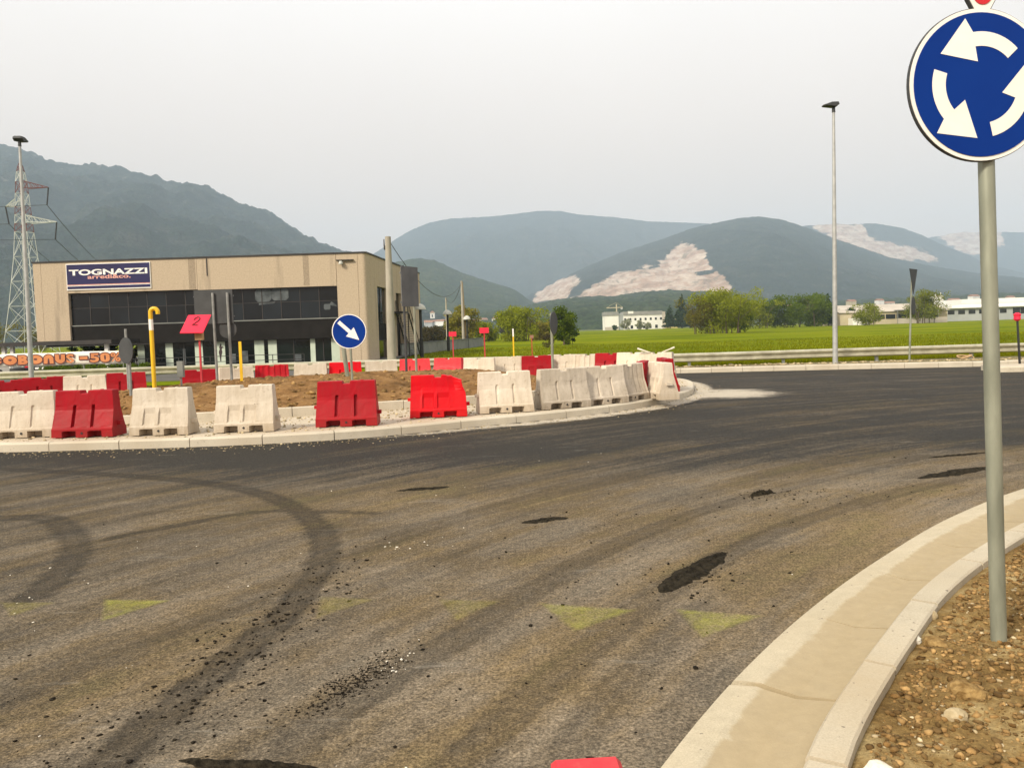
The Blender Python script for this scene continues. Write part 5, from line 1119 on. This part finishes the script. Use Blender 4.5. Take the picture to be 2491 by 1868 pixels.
# ================================================================== PARKED CARS
def car(loc, rz, paint, label):
    T = thing('parked_car', label, 'car', loc, rz, 'cars parked behind the banner')
    low_ = [(-2.05, 0.30), (-2.08, 0.62), (-1.95, 0.80), (-1.0, 0.93), (1.7, 0.95), (2.02, 0.85), (2.08, 0.55), (2.03, 0.30), (1.70, 0.25), (1.62, 0.52), (1.35, 0.64), (1.08, 0.52), (1.0, 0.25), (-1.0, 0.25), (-1.08, 0.52), (-1.35, 0.64), (-1.62, 0.52), (-1.70, 0.25)]
    V_, F_ = curve_mesh([low_], 0, 0.86); b = MB(); b.add([(v[0], v[2], v[1]) for v in V_], [q[::-1] for q in F_]); b.build('body', M[paint], T)
    cab = [(-1.05, 0.92), (-0.35, 1.42), (0.95, 1.46), (1.75, 0.95)]
    vs_ = [(x_, s_ * (0.82 if z_ < 1.2 else 0.66), z_) for s_ in (-1, 1) for x_, z_ in cab]
    MB().add(vs_, [(0, 1, 2, 3)[::-1], (4, 5, 6, 7), (0, 4, 5, 1)[::-1], (1, 5, 6, 2)[::-1], (2, 6, 7, 3)[::-1]]).build('cabin', M[paint], T)
    for s_ in (-1, 1):
        g_ = [(-0.85, 0.97), (-0.30, 1.36), (0.90, 1.40), (1.45, 0.98)]
        b = MB(); b.add([(x_, s_ * ((0.82 if z_ < 1.2 else 0.66) + 0.012), z_) for x_, z_ in g_], [(0, 1, 2, 3) if s_ > 0 else (3, 2, 1, 0)]); b.build('side_window', M['glass'], T)
        MB().box(1.93, 2.095, s_ * 0.72 - 0.13, s_ * 0.72 + 0.13, 0.62, 0.82).build('tail_light', M['taillight'], T); MB().box(-2.10, -1.98, s_ * 0.66 - 0.16, s_ * 0.66 + 0.16, 0.60, 0.74).build('headlight', M['signwhite'], T)
        for x_ in (-1.35, 1.35):
            w_ = MB().cyl((x_, s_ * 0.66, 0.31), (x_, s_ * 0.86, 0.31), 0.31, 0.31, 22).build('wheel', M['tyre'], T)
            MB().cyl((x_, s_ * 0.80, 0.31), (x_, s_ * 0.872, 0.31), 0.20, 0.19, 16).build('rim', M['galv'], w_)
    b = MB(); b.add([(1.70, -0.72, 1.0), (1.70, 0.72, 1.0), (1.02, 0.60, 1.43), (1.02, -0.60, 1.43)], [(0, 1, 2, 3)]); b.v = [(x_ + 0.02, y_, z_ + 0.01) for x_, y_, z_ in b.v]; b.build('rear_window', M['glass'], T)
    MB().box(2.07, 2.10, -0.26, 0.26, 0.50, 0.62).build('number_plate', M['signwhite'], T)
car((-33.1, 50.5, -0.5), R(180), 'carsilver', 'silver car cut by the left photo edge under the banner')
car((-29.75, 52.2, -0.5), R(-82), 'cardark', 'dark car with red tail light behind the left lamp post')

# ================================================================== POLES, PARK LAMPS, WALL, STAKES
T = thing('concrete_pole', 'thick concrete utility pole at the showroom corner', 'pole', (-7.45, 50, -0.6))
MB().tube([(0, 0, 0), (0.02, 0, 4), (0.05, 0, 8.1)], [0.29, 0.24, 0.18], 16).build('shaft', M['poleconc'], T, True); MB().box(-0.22, 0.02, -0.08, 0.08, 7.3, 7.55).build('insulator_bracket', M['dark_metal'], T); MB().cyl((-0.2, 0, 7.5), (-0.2, 0, 7.95), 0.04, 0.03, 8).build('insulator', M['dark_metal'], T)
T = thing('wooden_pole', 'grey pole in the distance right of the park lamps, carrying a wire', 'pole', (-6.19, 105, -0.6)); MB().cyl((0, 0, 0), (0, 0, 8.7), 0.20, 0.13, 10).build('shaft', M['poleconc'], T, True); MB().cyl((0.3, 0.4, 0), (0.06, 0, 8.5), 0.12, 0.10, 8).build('brace', M['wood'], T)
T = thing('wooden_pole', 'thin grey pole farther off, behind the middle park lamp', 'pole', (-11.08, 140, -0.6)); MB().cyl((0, 0, 0), (0, 0, 8.1), 0.18, 0.12, 10).build('shaft', M['poleconc'], T, True)
def wire(p0, p1, sag, r, name, label, n_=24):
    P_ = [(p0[0] + (p1[0] - p0[0]) * i / n_, p0[1] + (p1[1] - p0[1]) * i / n_, p0[2] + (p1[2] - p0[2]) * i / n_ - 4 * sag * (i / n_) * (1 - i / n_)) for i in range(n_ + 1)]
    tag(MB().tube(P_, r, 5).build(name, M['wire']), label, 'wire', 'overhead wires')
wire((-7.36, 50, 7.3), (-6.19, 105, 7.9), 2.6, 0.022, 'overhead_wire', 'sagging wire between the concrete pole and the distant grey pole')
wire((-6.19, 105, 8.0), (-11.08, 140, 7.4), 1.6, 0.03, 'overhead_wire', 'wire between the two distant grey poles')
for i, (x_, y_, h_, lb) in enumerate([(-7.8, 70, 3.98, 'mushroom park lamp nearest the showroom side'), (-6.86, 88, 3.87, 'mushroom park lamp in the middle of three'), (-5.68, 105, 3.52, 'mushroom park lamp farthest from the showroom')]):
    T = thing('park_lamp', lb, 'lamp', (x_, y_, -0.6), 0, 'mushroom lamps behind the wall')
    MB().tube([(0, 0, 0), (0, 0, 1.6), (0, 0, 1.65), (0, 0, h_ + 0.2)], [0.17, 0.17, 0.12, 0.12], 10).build('column', M['black'], T); MB().lathe([(0.50, 0.0), (0.50, 0.05), (0.42, 0.28), (0.22, 0.46), (0.03, 0.52)], 16, (0, 0, h_ + 0.15)).build('cap', M['lampcap'], T, True)
T = thing('boundary_wall', 'grey precast boundary wall running back from the showroom', 'wall', (0, 0, 0))
w0, w1 = np.array([-10.2, 74.0]), np.array([-4.1, 116.0]); L_ = np.linalg.norm(w1 - w0); u = (w1 - w0) / L_; nn_ = np.array([u[1], -u[0]])
for i in range(21):
    a_ = w0 + u * (L_ * i / 21 + 0.03); c_ = w0 + u * (L_ * (i + 1) / 21 - 0.03)
    MB().slab([tuple(a_), tuple(a_ + nn_ * 0.14), tuple(c_ + nn_ * 0.14), tuple(c_)], -0.8, 0.52).build('wall_panel', M['fence'], T)
    MB().slab([tuple(a_ - nn_ * 0.05), tuple(a_ + nn_ * 0.2), tuple(c_ + nn_ * 0.2), tuple(c_ - nn_ * 0.05)], 0.522, 0.60).build('coping', M['signgrey'], T)
for x_, y_, zt, w_, h_, lb in [(-3.25, 45, 1.48, 0.42, 0.26, 'small pink-red survey board in front of the grey wall'), (-1.32, 40, 1.62, 0.46, 0.27, 'red survey board on a red post at the meadow edge'), (1.6, 62, 1.05, 0.3, 0.25, 'brownish small board far out in the meadow by the bush')]:
    T = thing('survey_board', lb, 'board', (x_, y_, -0.6), 0, 'survey boards in the meadow'); MB().box(-0.03, 0.03, -0.03, 0.03, 0, zt + 0.45).build('post', M['postred'], T); MB().box(-w_ / 2, w_ / 2, -0.06, -0.035, zt + 0.38, zt + 0.38 + h_).build('panel', M['boardred'] if y_ < 60 else M['rooftile'], T)
T = thing('marker_stake', 'yellow and white marker stake behind the white barriers', 'stake', (0.09, 31.5, -0.1)); MB().box(-0.028, 0.028, -0.015, 0.015, 0, 1.35).build('lower_half', M['yellow'], T); MB().box(-0.028, 0.028, -0.015, 0.015, 1.352, 1.66).build('upper_half', M['signwhite'], T)
T = thing('flagged_stake', 'dark leaning stake with red cloth at the right photo edge', 'stake', (15.32, 24.2, 0.0)); MB().cyl((0, 0, 0), (-0.08, 0, 1.42), 0.035, 0.03, 8).build('stake', M['black'], T); MB().lathe([(0.05, 0), (0.10, 0.05), (0.09, 0.14), (0.11, 0.20), (0.04, 0.25)], 8, (-0.08, 0, 1.30)).build('cloth', M['boardred'], T)
T = thing('yellow_hose', 'yellowish hose coil lying by the guardrail end at the right', 'hose', (14.8, 26.2, 0.08)); MB().tube([(0.3 * math.cos(a_ / 3) * (1 - a_ / 60), 0.1 * math.sin(a_ / 3), 0.04 + 0.1 * abs(math.sin(a_ / 4))) for a_ in range(26)], 0.025, 6).build('coil', M['wood'], T)

# ================================================================== POWER PYLON
T = thing('power_pylon', 'red and white lattice power pylon behind the left lamp post', 'pylon', (-101.3, 170, -0.6))
def hw(z_): return float(np.interp(z_, [0, 9, 21, 28, 37, 39.2, 40.4], [3.9, 2.75, 1.55, 1.15, 0.72, 0.4, 0.03]))
bands = [(0, 25.8, 'pylon_w'), (25.8, 27.5, 'pylon_r'), (27.5, 29.4, 'pylon_w'), (29.4, 31.1, 'pylon_r'), (31.1, 33.8, 'pylon_w'), (33.8, 36.2, 'pylon_r'), (36.2, 38.3, 'pylon_w'), (38.3, 40.4, 'pylon_r')]
for z0, z1, m_ in bands:
    b = MB(); k = max(1, int(round((z1 - z0) / (2 * hw((z0 + z1) / 2) + 0.3)))); q = np.linspace(z0, z1, k + 1)
    for a_, c_ in zip(q[:-1], q[1:]):
        for sx_, sy_ in ((1, 1), (1, -1), (-1, -1), (-1, 1)):
            b.cyl((sx_ * hw(a_), sy_ * hw(a_), a_), (sx_ * hw(c_), sy_ * hw(c_), c_), 0.07, 0.07, 5)
            ex, ey = (sy_, -sx_)
            b.cyl((sx_ * hw(a_), sy_ * hw(a_), a_), (ex * hw(c_), ey * hw(c_), c_), 0.042, 0.042, 4); b.cyl((ex * hw(a_), ey * hw(a_), a_), (sx_ * hw(c_), sy_ * hw(c_), c_), 0.042, 0.042, 4)
            b.cyl((sx_ * hw(c_), sy_ * hw(c_), c_), (ex * hw(c_), ey * hw(c_), c_), 0.04, 0.04, 4)
    o = b.build('lattice', M[m_], T); o['kind'] = 'stuff'
for z_, ln, m_ in ((34.9, 5.6, 'pylon_r'), (31.2, -3.6, 'pylon_w'), (27.7, 6.9, 'pylon_w')):
    b = MB(); s_ = 1 if ln > 0 else -1
    for yy_ in (-hw(z_), hw(z_)):
        b.cyl((s_ * hw(z_), yy_, z_), (ln, 0, z_), 0.09, 0.07, 5); b.cyl((s_ * hw(z_), yy_, z_ + 1.4), (ln, 0, z_ + 0.05), 0.09, 0.07, 5)
        for k in range(1, 5): u_ = k / 5; b.cyl((s_ * hw(z_) + (ln - s_ * hw(z_)) * u_, yy_ * (1 - u_), z_), (s_ * hw(z_) + (ln - s_ * hw(z_)) * (u_ - 0.15), yy_ * (1.15 - u_), z_ + 1.4 * (1.15 - u_)), 0.05, 0.05, 4)
    o = b.build('cross_arm', M[m_], T); o['kind'] = 'stuff'
    MB().cyl((ln, 0, z_), (ln - 0.5 * s_, 0, z_ - 3.6), 0.14, 0.14, 6).build('insulator_string', M['wire'], T)
for (x_, z_), nm in zip(((-96.2, 30.7), (-94.9, 23.5), (-104.4, 27.0)), ('upper right', 'lower right', 'left')):
    wire((x_, 170, z_), (x_ * 1.9 - 6, 430, 36), 9, 0.07, 'power_line', 'power line running away from the %s arm of the pylon' % nm)
    wire((x_, 170, z_), (x_ - 150, 100, 33), 4, 0.05, 'power_line', 'power line leaving the %s pylon arm to the left photo edge' % nm)

# ================================================================== TREES
def leaf_cloud(name, n_, clumps, leaf, m, seed):
    n_ = int(n_ * 1.5)
    r = np.random.default_rng(seed); w_ = np.array([c[1][0] * c[1][1] * c[1][2] for c in clumps]); idx = r.choice(len(clumps), n_, p=w_ / w_.sum())
    c = np.array([q[0] for q in clumps])[idx]; rad = np.array([q[1] for q in clumps])[idx]
    d = r.normal(size=(n_, 3)); d /= np.linalg.norm(d, axis=1)[:, None]; P_ = c + rad * d * (r.random(n_)[:, None] ** 0.42)
    u_ = r.normal(size=(n_, 3)); u_ /= np.linalg.norm(u_, axis=1)[:, None]; v_ = np.cross(u_, r.normal(size=(n_, 3))); v_ /= np.linalg.norm(v_, axis=1)[:, None]
    s_ = 1.25 * leaf * (0.6 + 0.8 * r.random(n_))[:, None]
    V_ = np.stack([P_ - u_ * s_, P_ + v_ * s_ * 0.55, P_ + u_ * s_, P_ - v_ * s_ * 0.55], 1).reshape(-1, 3)
    return np_mesh(name, V_, np.arange(4 * n_).reshape(-1, 4), m)
def wood(h, w, stems, seed):
    r = random.Random(seed); b = MB(); tips = []
    for k in range(stems):
        a = r.random() * 6.28; sp_ = (0.15 if stems == 1 else 0.42) * w * r.random()
        bx_, by_ = (0, 0) if stems == 1 else (sp_ * math.cos(a), sp_ * math.sin(a)); tx, ty = bx_ * 1.5 + (r.random() - 0.5) * 0.12 * w, by_ * 1.5 + (r.random() - 0.5) * 0.12 * w
        th_ = h * (0.72 + 0.2 * r.random()); r0 = 0.028 * h / (1 if stems == 1 else 2.2)
        b.tube([(bx_, by_, -0.1), (bx_ * 0.9 + tx * 0.1, by_ * 0.9 + ty * 0.1, th_ * 0.3), ((bx_ + tx) / 2, (by_ + ty) / 2, th_ * 0.65), (tx, ty, th_)], [r0, r0 * 0.8, r0 * 0.5, r0 * 0.15], 6)
        for q in range(5 if stems == 1 else 3):
            z_ = th_ * (0.3 + 0.5 * r.random()); u_ = z_ / th_; cx_, cy_ = bx_ + (tx - bx_) * u_, by_ + (ty - by_) * u_; a2 = r.random() * 6.28; ll = w * (0.22 + 0.2 * r.random())
            e_ = (cx_ + ll * math.cos(a2), cy_ + ll * math.sin(a2), min(h * 0.9, z_ + ll * (0.5 + 0.5 * r.random()))); b.tube([(cx_, cy_, z_), tuple((p + q_) / 2 + (0.05 * ll if i_ == 2 else 0) for i_, (p, q_) in enumerate(zip((cx_, cy_, z_), e_))), e_], [r0 * 0.45, r0 * 0.3, r0 * 0.1], 5); tips.append(e_)
    return b, tips
def tree(loc, h, w, leafm, label, seed, stems=1, n_=2600, leaf=0.16, base=0.18, cat='tree', name='deciduous_tree', group=None, top=1.0, scatter=1.0):
    r = random.Random(seed); T = thing(name, label, cat, loc, 0, group); b, tips = wood(h, w, stems, seed); b.build('trunk', M['bark'], T)
    cl = []
    for k in range(30 if n_ > 1500 else 10):
        a = r.random() * 6.28; zf_ = base + (0.93 - base) * (k + 0.5 * r.random()) / (30 if n_ > 1500 else 10); prof_ = math.sin(math.pi * min(0.97, max(0.05, (zf_ - base) / (1.02 - base)) ** 0.75)) ** 0.6
        rr_ = w * 0.5 * prof_ * math.sqrt(r.random()) * 0.85; s_ = w * (0.13 + 0.12 * r.random()) * (0.6 + 0.4 * prof_); cl.append(((rr_ * math.cos(a), rr_ * math.sin(a), h * zf_), (s_ * scatter, s_ * scatter, s_ * 0.8)))
    for e_ in tips: cl.append((e_, (0.12 * w, 0.12 * w, 0.10 * w)))
    link('crown', leaf_cloud('crown', n_, cl, leaf, M[leafm], seed), T); return T
def conifer(loc, h, w, label, seed, group=None, n_=1500):
    r = random.Random(seed); T = thing('conifer', label, 'tree', loc, 0, group); MB().cyl((0, 0, 0), (0, 0, h * 0.95), 0.02 * h, 0.004 * h, 7).build('trunk', M['bark'], T)
    cl = []
    for k in range(11):
        z_ = h * (0.12 + 0.84 * k / 10); rr_ = w * 0.5 * (1 - k / 10.6) + 0.04 * w
        for q in range(3): a = r.random() * 6.28; cl.append(((0.45 * rr_ * math.cos(a), 0.45 * rr_ * math.sin(a), z_), (rr_ * 0.62, rr_ * 0.62, h * 0.05)))
    link('crown', leaf_cloud('crown', n_, cl, 0.03 * h, M['leaf_dark'], seed), T)
def gz(x_, y_): return float(meadow_z(np.array([x_]), np.array([y_]))[0]) - 0.05
tree((46.0, 172, gz(46, 172)), 9.3, 12.5, 'leaf_spring', 'widest spring-green thicket of many stems in the meadow', 101, 11, 9000, 0.15, 0.16, scatter=1.15)
tree((41.6, 174, gz(42, 174)), 8.0, 9.0, 'leaf_olive', 'olive-brown bushy tree on the left side of the meadow thicket', 102, 6, 4200, 0.14, 0.14)
tree((51.2, 180, gz(51, 180)), 7.4, 6.0, 'leaf_green', 'green tree on the right side of the meadow thicket', 103, 4, 3600, 0.15, 0.14)
tree((95.9, 283, gz(96, 283)), 11.2, 15.0, 'leaf_green', 'round green tree in the middle of the meadow group', 104, 4, 5200, 0.24, 0.10)
tree((85.5, 282, gz(86, 282)), 9.8, 12.0, 'leaf_spring', 'pale green tree filling the gap left of the round green tree', 105, 3, 3200, 0.24, 0.10)
tree((112.5, 300, gz(112, 300)), 12.0, 18.0, 'leaf_green', 'broad darker green tree just left of the tall lamp post', 106, 4, 5600, 0.26, 0.08)
conifer((121, 306, gz(121, 306)), 12.4, 7.0, 'dark conifer between the broad green tree and the lamp post', 107)
tree((128.5, 303, gz(128, 303)), 6.4, 8, 'leaf_dark', 'low dark bush just right of the tall lamp post', 108, 3, 2400, 0.24, 0.04, 'bush')
tree((119.2, 268, gz(119, 268)), 7.4, 8.5, 'leaf_spring', 'small pale tree in front of the beige warehouse', 109, 5, 3400, 0.17, 0.08, scatter=1.2)
tree((146.0, 285, gz(146, 285)), 11.6, 12.5, 'leaf_spring', 'taller pale tree right of the give-way sign back', 110, 7, 6000, 0.19, 0.18, scatter=1.15)
tree((6.85, 104, gz(6.85, 104)), 5.0, 4.0, 'leaf_green', 'dark green young tree right of the grey sign back', 111, 1, 3000, 0.11, 0.14)
tree((7.9, 106, gz(7.9, 106)), 3.2, 2.6, 'leaf_dark', 'small darker bush against the dark green young tree', 112, 2, 1200, 0.10, 0.08, 'bush')
tree((1.1, 150, gz(1.1, 150)), 6.6, 8.2, 'leaf_spring', 'wide bright green bush at the meadow edge behind the survey boards', 113, 6, 7000, 0.14, 0.04, 'bush')
tree((6.6, 160, gz(6, 158)), 3.6, 6.0, 'leaf_olive', 'lower olive bush right of the wide bright green bush', 114, 4, 3000, 0.14, 0.04, 'bush')
tree((4.1, 92, gz(4.1, 92)), 1.7, 1.9, 'leaf_brown', 'small brown shrub in the meadow below the bright green bush', 115, 3, 700, 0.06, 0.05, 'shrub')
tree((-8.6, 150, gz(-8.6, 150)), 7.0, 7.0, 'leaf_olive', 'olive tree behind the park lamps', 116, 4, 5200, 0.15, 0.05)
tree((-15.5, 160, gz(-15, 160)), 3.2, 6.0, 'leaf_brown', 'brown leafless-looking thicket beside the showroom', 117, 6, 3600, 0.14, 0.04, 'bush')
tree((-5.6, 165, gz(-5, 165)), 3.8, 6.0, 'leaf_spring', 'pale green bush left of the wide bright green bush', 118, 5, 3800, 0.15, 0.04, 'bush')
conifer((111, 520, gz(111, 520)), 22, 13, 'tallest dark conifer right of the yellow house', 121); conifer((101.5, 512, gz(101, 512)), 15, 10, 'dark conifer left of the tallest one, before the yellow house', 122); conifer((106, 500, gz(106, 500)), 11, 10, 'lowest dark conifer between the other two', 123)
ORD = 'first second third fourth fifth sixth seventh eighth ninth tenth eleventh twelfth thirteenth fourteenth'.split()
GT = 'trees along the far meadow edge'
for i in range(26):
    a_ = -0.01 + 0.118 * i / 25 if i < 14 else 0.228 + 0.34 * (i - 14) / 11; y_ = 470 + 60 * random.random() if i < 14 else 420 + 90 * random.random(); x_ = a_ * y_; h_ = 5 + 5 * random.random()
    tree((x_, y_, gz(x_, y_)), h_, h_ * 1.35, random.choice(['leaf_dark', 'leaf_brown', 'leaf_green', 'leaf_brown']), ('small tree in the dim row left of the white building, %s from the left' % ORD[i]) if i < 14 else ('small tree in the dim row right of the conifers, %s from the left' % ORD[i - 14]), 200 + i, 2, 900, 0.42, 0.02, group=GT)
for i, (x_, y_, h_) in enumerate([(72.5, 505, 7.0), (80.5, 500, 5.8), (86, 505, 4.6), (64.5, 500, 3.2)]):
    tree((x_, y_, gz(x_, y_)), h_, h_ * 1.1, 'blossom' if i < 3 else 'leaf_dark', ['pale flowering tree before the left half of the white building', 'pale flowering tree before the middle of the white building', 'small pale flowering tree before the right half of the white building', 'dark bush at the left foot of the white building'][i], 240 + i, 2, 700, 0.34, 0.12)
for i in range(9):
    x_ = -36 + 2.1 * i; y_ = 67 + 3 * random.random(); tree((x_, y_, -0.55), 1.9 + 0.8 * random.random(), 2.4, random.choice(['leaf_dark', 'leaf_green', 'leaf_olive']), 'shrub in the hedge under the left canopy, %s from the left' % ORD[i], 260 + i, 3, 700, 0.10, 0.02, 'shrub', 'hedge_shrub', 'hedge under the canopy')
for i in range(7):
    x_ = -27.2 + 0.9 * i; tree((x_, 47.5, -0.52), 0.75, 1.3, 'leaf_green', 'low clipped shrub below the banner, %s from the left' % ORD[i], 280 + i, 2, 350, 0.06, 0.02, 'shrub', 'low_shrub', 'low shrubs below the banner')
for i in range(8):
    x_ = -62 - 13 * i; y_ = 260 + 40 * random.random(); h_ = 8 + 4 * random.random()
    tree((x_ * 1.6, y_, -0.7), h_, h_ * 1.2, 'leaf_olive', 'olive tree at the mountain foot behind the pylon, %s from the right' % ORD[i], 300 + i, 2, 900, 0.3, 0.03, group='trees behind the pylon')

# ================================================================== FAR BUILDINGS
def windows(T, cells, y_, m='window'):
    for x0, x1, z0, z1 in cells: MB().box(x0, x1, y_ - 0.06, y_ + 0.1, z0, z1).build('window', M[m], T)
T = thing('white_building', 'long white two-storey building with grey parapet beyond the meadow', 'building', (62.9, 536, -0.6))
MB().box(0, 9.2, 0, 14, 0, 9.6).build('wall', M['wallwhite'], T); MB().box(9.2, 12.4, 0.6, 14, 0, 11.0).build('stair_tower', M['wallgrey'], T); MB().box(12.4, 38.2, 0.1, 14, 0, 9.5).build('wall', M['wallwhite'], T); MB().box(38.2, 40.2, -0.3, 14, 0, 11.4).build('end_pier', M['roofpale'], T)
MB().box(-0.3, 9.2, -0.3, 14.2, 9.6, 12.2).build('parapet', M['roofgrey'], T); MB().box(12.4, 38.2, -0.3, 14.2, 9.5, 12.0).build('parapet', M['roofgrey'], T)
MB().box(15.5, 19.0, -0.4, 2, 10.6, 12.2).build('roof_box', M['wallwhite'], T)
windows(T, [(12.9 + 3.4 * i, 14.2 + 3.4 * i, 6.0, 7.6) for i in range(8)] + [(12.9 + 4.1 * i, 14.6 + 4.1 * i, 0.6, 2.8) for i in range(6)] + [(5.8, 7.0, 1.8, 3.2)], 0.08); MB().box(0, 9.0, -0.4, 0, 0, 2.2).build('low_wall', M['roofpale'], T)
T = thing('yellow_house', 'small yellow house right of the white building', 'house', (107.6, 560, -0.6)); MB().box(0, 8.6, 0, 8, 0, 6.2).build('wall', M['wallyellow'], T); MB().box(-0.4, 9.0, -0.4, 8.4, 6.2, 6.6).build('roof', M['roofgrey'], T); windows(T, [(1.2, 2.3, 3.6, 5.0), (4.2, 5.3, 3.6, 5.0), (1.4, 2.2, 0.4, 2.4)], -0.02)
T = thing('warehouse', 'long low beige warehouse with pale sloping roof', 'building', (122.9, 300, -0.6))
MB().box(0, 40, 0, 25, 0, 4.6).build('wall', M['wallbeige'], T); b = MB(); b.add([(-0.5, -0.6, 4.55), (40.5, -0.6, 4.55), (40.5, 12, 7.4), (-0.5, 12, 7.4), (-0.5, -0.6, 4.75), (40.5, -0.6, 4.75), (40.5, 12, 7.6), (-0.5, 12, 7.6)], [(0, 1, 5, 4), (4, 5, 6, 7), (1, 2, 6, 5), (0, 4, 7, 3), (3, 2, 1, 0)]); b.build('roof', M['roofpale'], T)
windows(T, [(13 + 4.0 * i, 16.6 + 4.0 * i, 1.9, 3.6) for i in range(6)], -0.02); MB().box(3.0, 9, -4, 0, 0, 2.6).build('annex', M['wallwhite'], T); MB().box(20, 38, -3.5, -3.2, 0, 2.0).build('yard_wall', M['roofpale'], T)
for i in range(7): MB().slab([(20 + 2.6 * i, -3), (22.4 + 2.6 * i, -3), (22.4 + 2.6 * i, 0), (20 + 2.6 * i, 0)], 4.9, 5.15).build('shed_roof_sheet', M['wallgrey'] if i % 2 else M['roofgrey'], T)
for i in range(4): MB().box(20 + 5 * i, 20.2 + 5 * i, -3.0, -2.8, 0, 4.9).build('shed_post', M['galv_d'], T)
T = thing('grey_hall', 'grey industrial hall with white roof fascia at the right edge', 'building', (183.3, 340, -0.6))
MB().box(0, 60, 0, 30, 0, 5.4).build('wall', M['wallgrey'], T); b = MB(); b.add([(-1.5, -1.2, 5.4), (61, -1.2, 5.4), (61, 3, 6.6), (8.6, 3, 6.6), (-1.5, -1.2, 5.75), (61, -1.2, 5.75), (61, 3, 6.9), (8.6, 3, 6.9)], [(0, 1, 5, 4), (4, 5, 6, 7), (0, 4, 7, 3), (1, 2, 6, 5)]); b.build('eaves', M['wallwhite'], T)
MB().box(9.5, 60, 4.0, 30, 5.5, 9.2).build('upper_fascia', M['wallwhite'], T); windows(T, [(1.5 + 4.4 * i, 4.3 + 4.4 * i, 2.9, 4.6) for i in range(6)], -0.02); windows(T, [(29 + 3.2 * i, 32 + 3.2 * i, 2.4, 4.9) for i in range(5)], -0.02)
T = thing('roof_plant', 'white plant tanks on the far roof left of the grey hall', 'tank', (192.5, 372, -0.6)); 
for i in range(3): MB().cyl((1.6 + 2.4 * i, 0, 0), (1.6 + 2.4 * i, 0, 11.6 - 0.3 * (i % 2)), 1.15, 1.1, 12).build('tank', M['wallwhite'], T); MB().cyl((1.6 + 2.4 * i, 0, 11.3), (1.6 + 2.4 * i, 0, 13.2), 0.2, 0.2, 6).build('pipe', M['wallwhite'], T)
T = thing('tower_crane', 'thin ochre tower crane above the white building', 'crane', (92.5, 700, -0.7)); MB().box(-0.5, 0.5, -0.5, 0.5, 0, 22).build('mast', M['wallbeige'], T); MB().box(-8.6, 5.4, -0.35, 0.35, 18.6, 19.3).build('jib', M['wallbeige'], T); MB().box(3.6, 5.2, -0.6, 0.6, 17.2, 18.6).build('counterweight', M['wallgrey'], T); MB().tube([(-8.4, 0, 19.3), (0, 0, 23.4), (5, 0, 19.3)], 0.12, 4).build('tie', M['wallbeige'], T)
def house(loc, w_, d_, h_, rz, wm, label, group):
    T = thing('house', label, 'house', loc, rz, group); MB().box(-w_ / 2, w_ / 2, -d_ / 2, d_ / 2, -2, h_).build('wall', M[wm], T)
    b = MB(); a_, c_, k = w_ / 2 + 0.5, d_ / 2 + 0.6, h_ + 0.28 * d_; b.add([(-a_, -c_, h_), (a_, -c_, h_), (a_, c_, h_), (-a_, c_, h_), (-a_, 0, k), (a_, 0, k)], [(0, 1, 5, 4), (2, 3, 4, 5), (1, 2, 5), (3, 0, 4), (3, 2, 1, 0)]); b.build('roof', M['rooftile'], T)
rh = random.Random(5)
for i in range(46):
    a_ = -0.105 + 0.115 * rh.random(); y_ = 1150 + 550 * rh.random(); z_ = 0.5 + 0.016 * (y_ - 1000) * rh.random() + 2
    house((a_ * y_, y_, z_ + 6), 9 + 7 * rh.random(), 9, 5 + 4 * rh.random(), rh.uniform(-0.6, 0.6), rh.choice(['wallwhite', 'wallbeige', 'wallwhite', 'wallgrey']), 'tiny village house at the foot of the hill between showroom and bush', 'far village houses')
for i in range(22):
    a_ = 0.30 + 0.33 * rh.random(); y_ = 1150 + 250 * rh.random(); house((a_ * y_, y_, 12 + 14 * rh.random()), 10 + 6 * rh.random(), 9, 6, rh.uniform(-0.6, 0.6), rh.choice(['wallwhite', 'wallwhite', 'wallbeige']), 'tiny pale house on the wooded slope at the right', 'houses on the right slope')
T = thing('bell_tower', 'pale church bell tower in the far village', 'tower', (-143.6, 1490, 10)); MB().box(-4, 4, -4, 4, 0, 27).build('shaft', M['wallwhite'], T); MB().box(-4.6, 4.6, -4.6, 4.6, 27, 28.5).build('cornice', M['wallbeige'], T); MB().lathe([(4.0, 28.5), (2.8, 30.5), (0.2, 32)], 8).build('cap', M['rooftile'], T); MB().box(-1.2, 1.2, -4.1, -3.9, 20, 25).build('belfry_opening', M['window'], T)
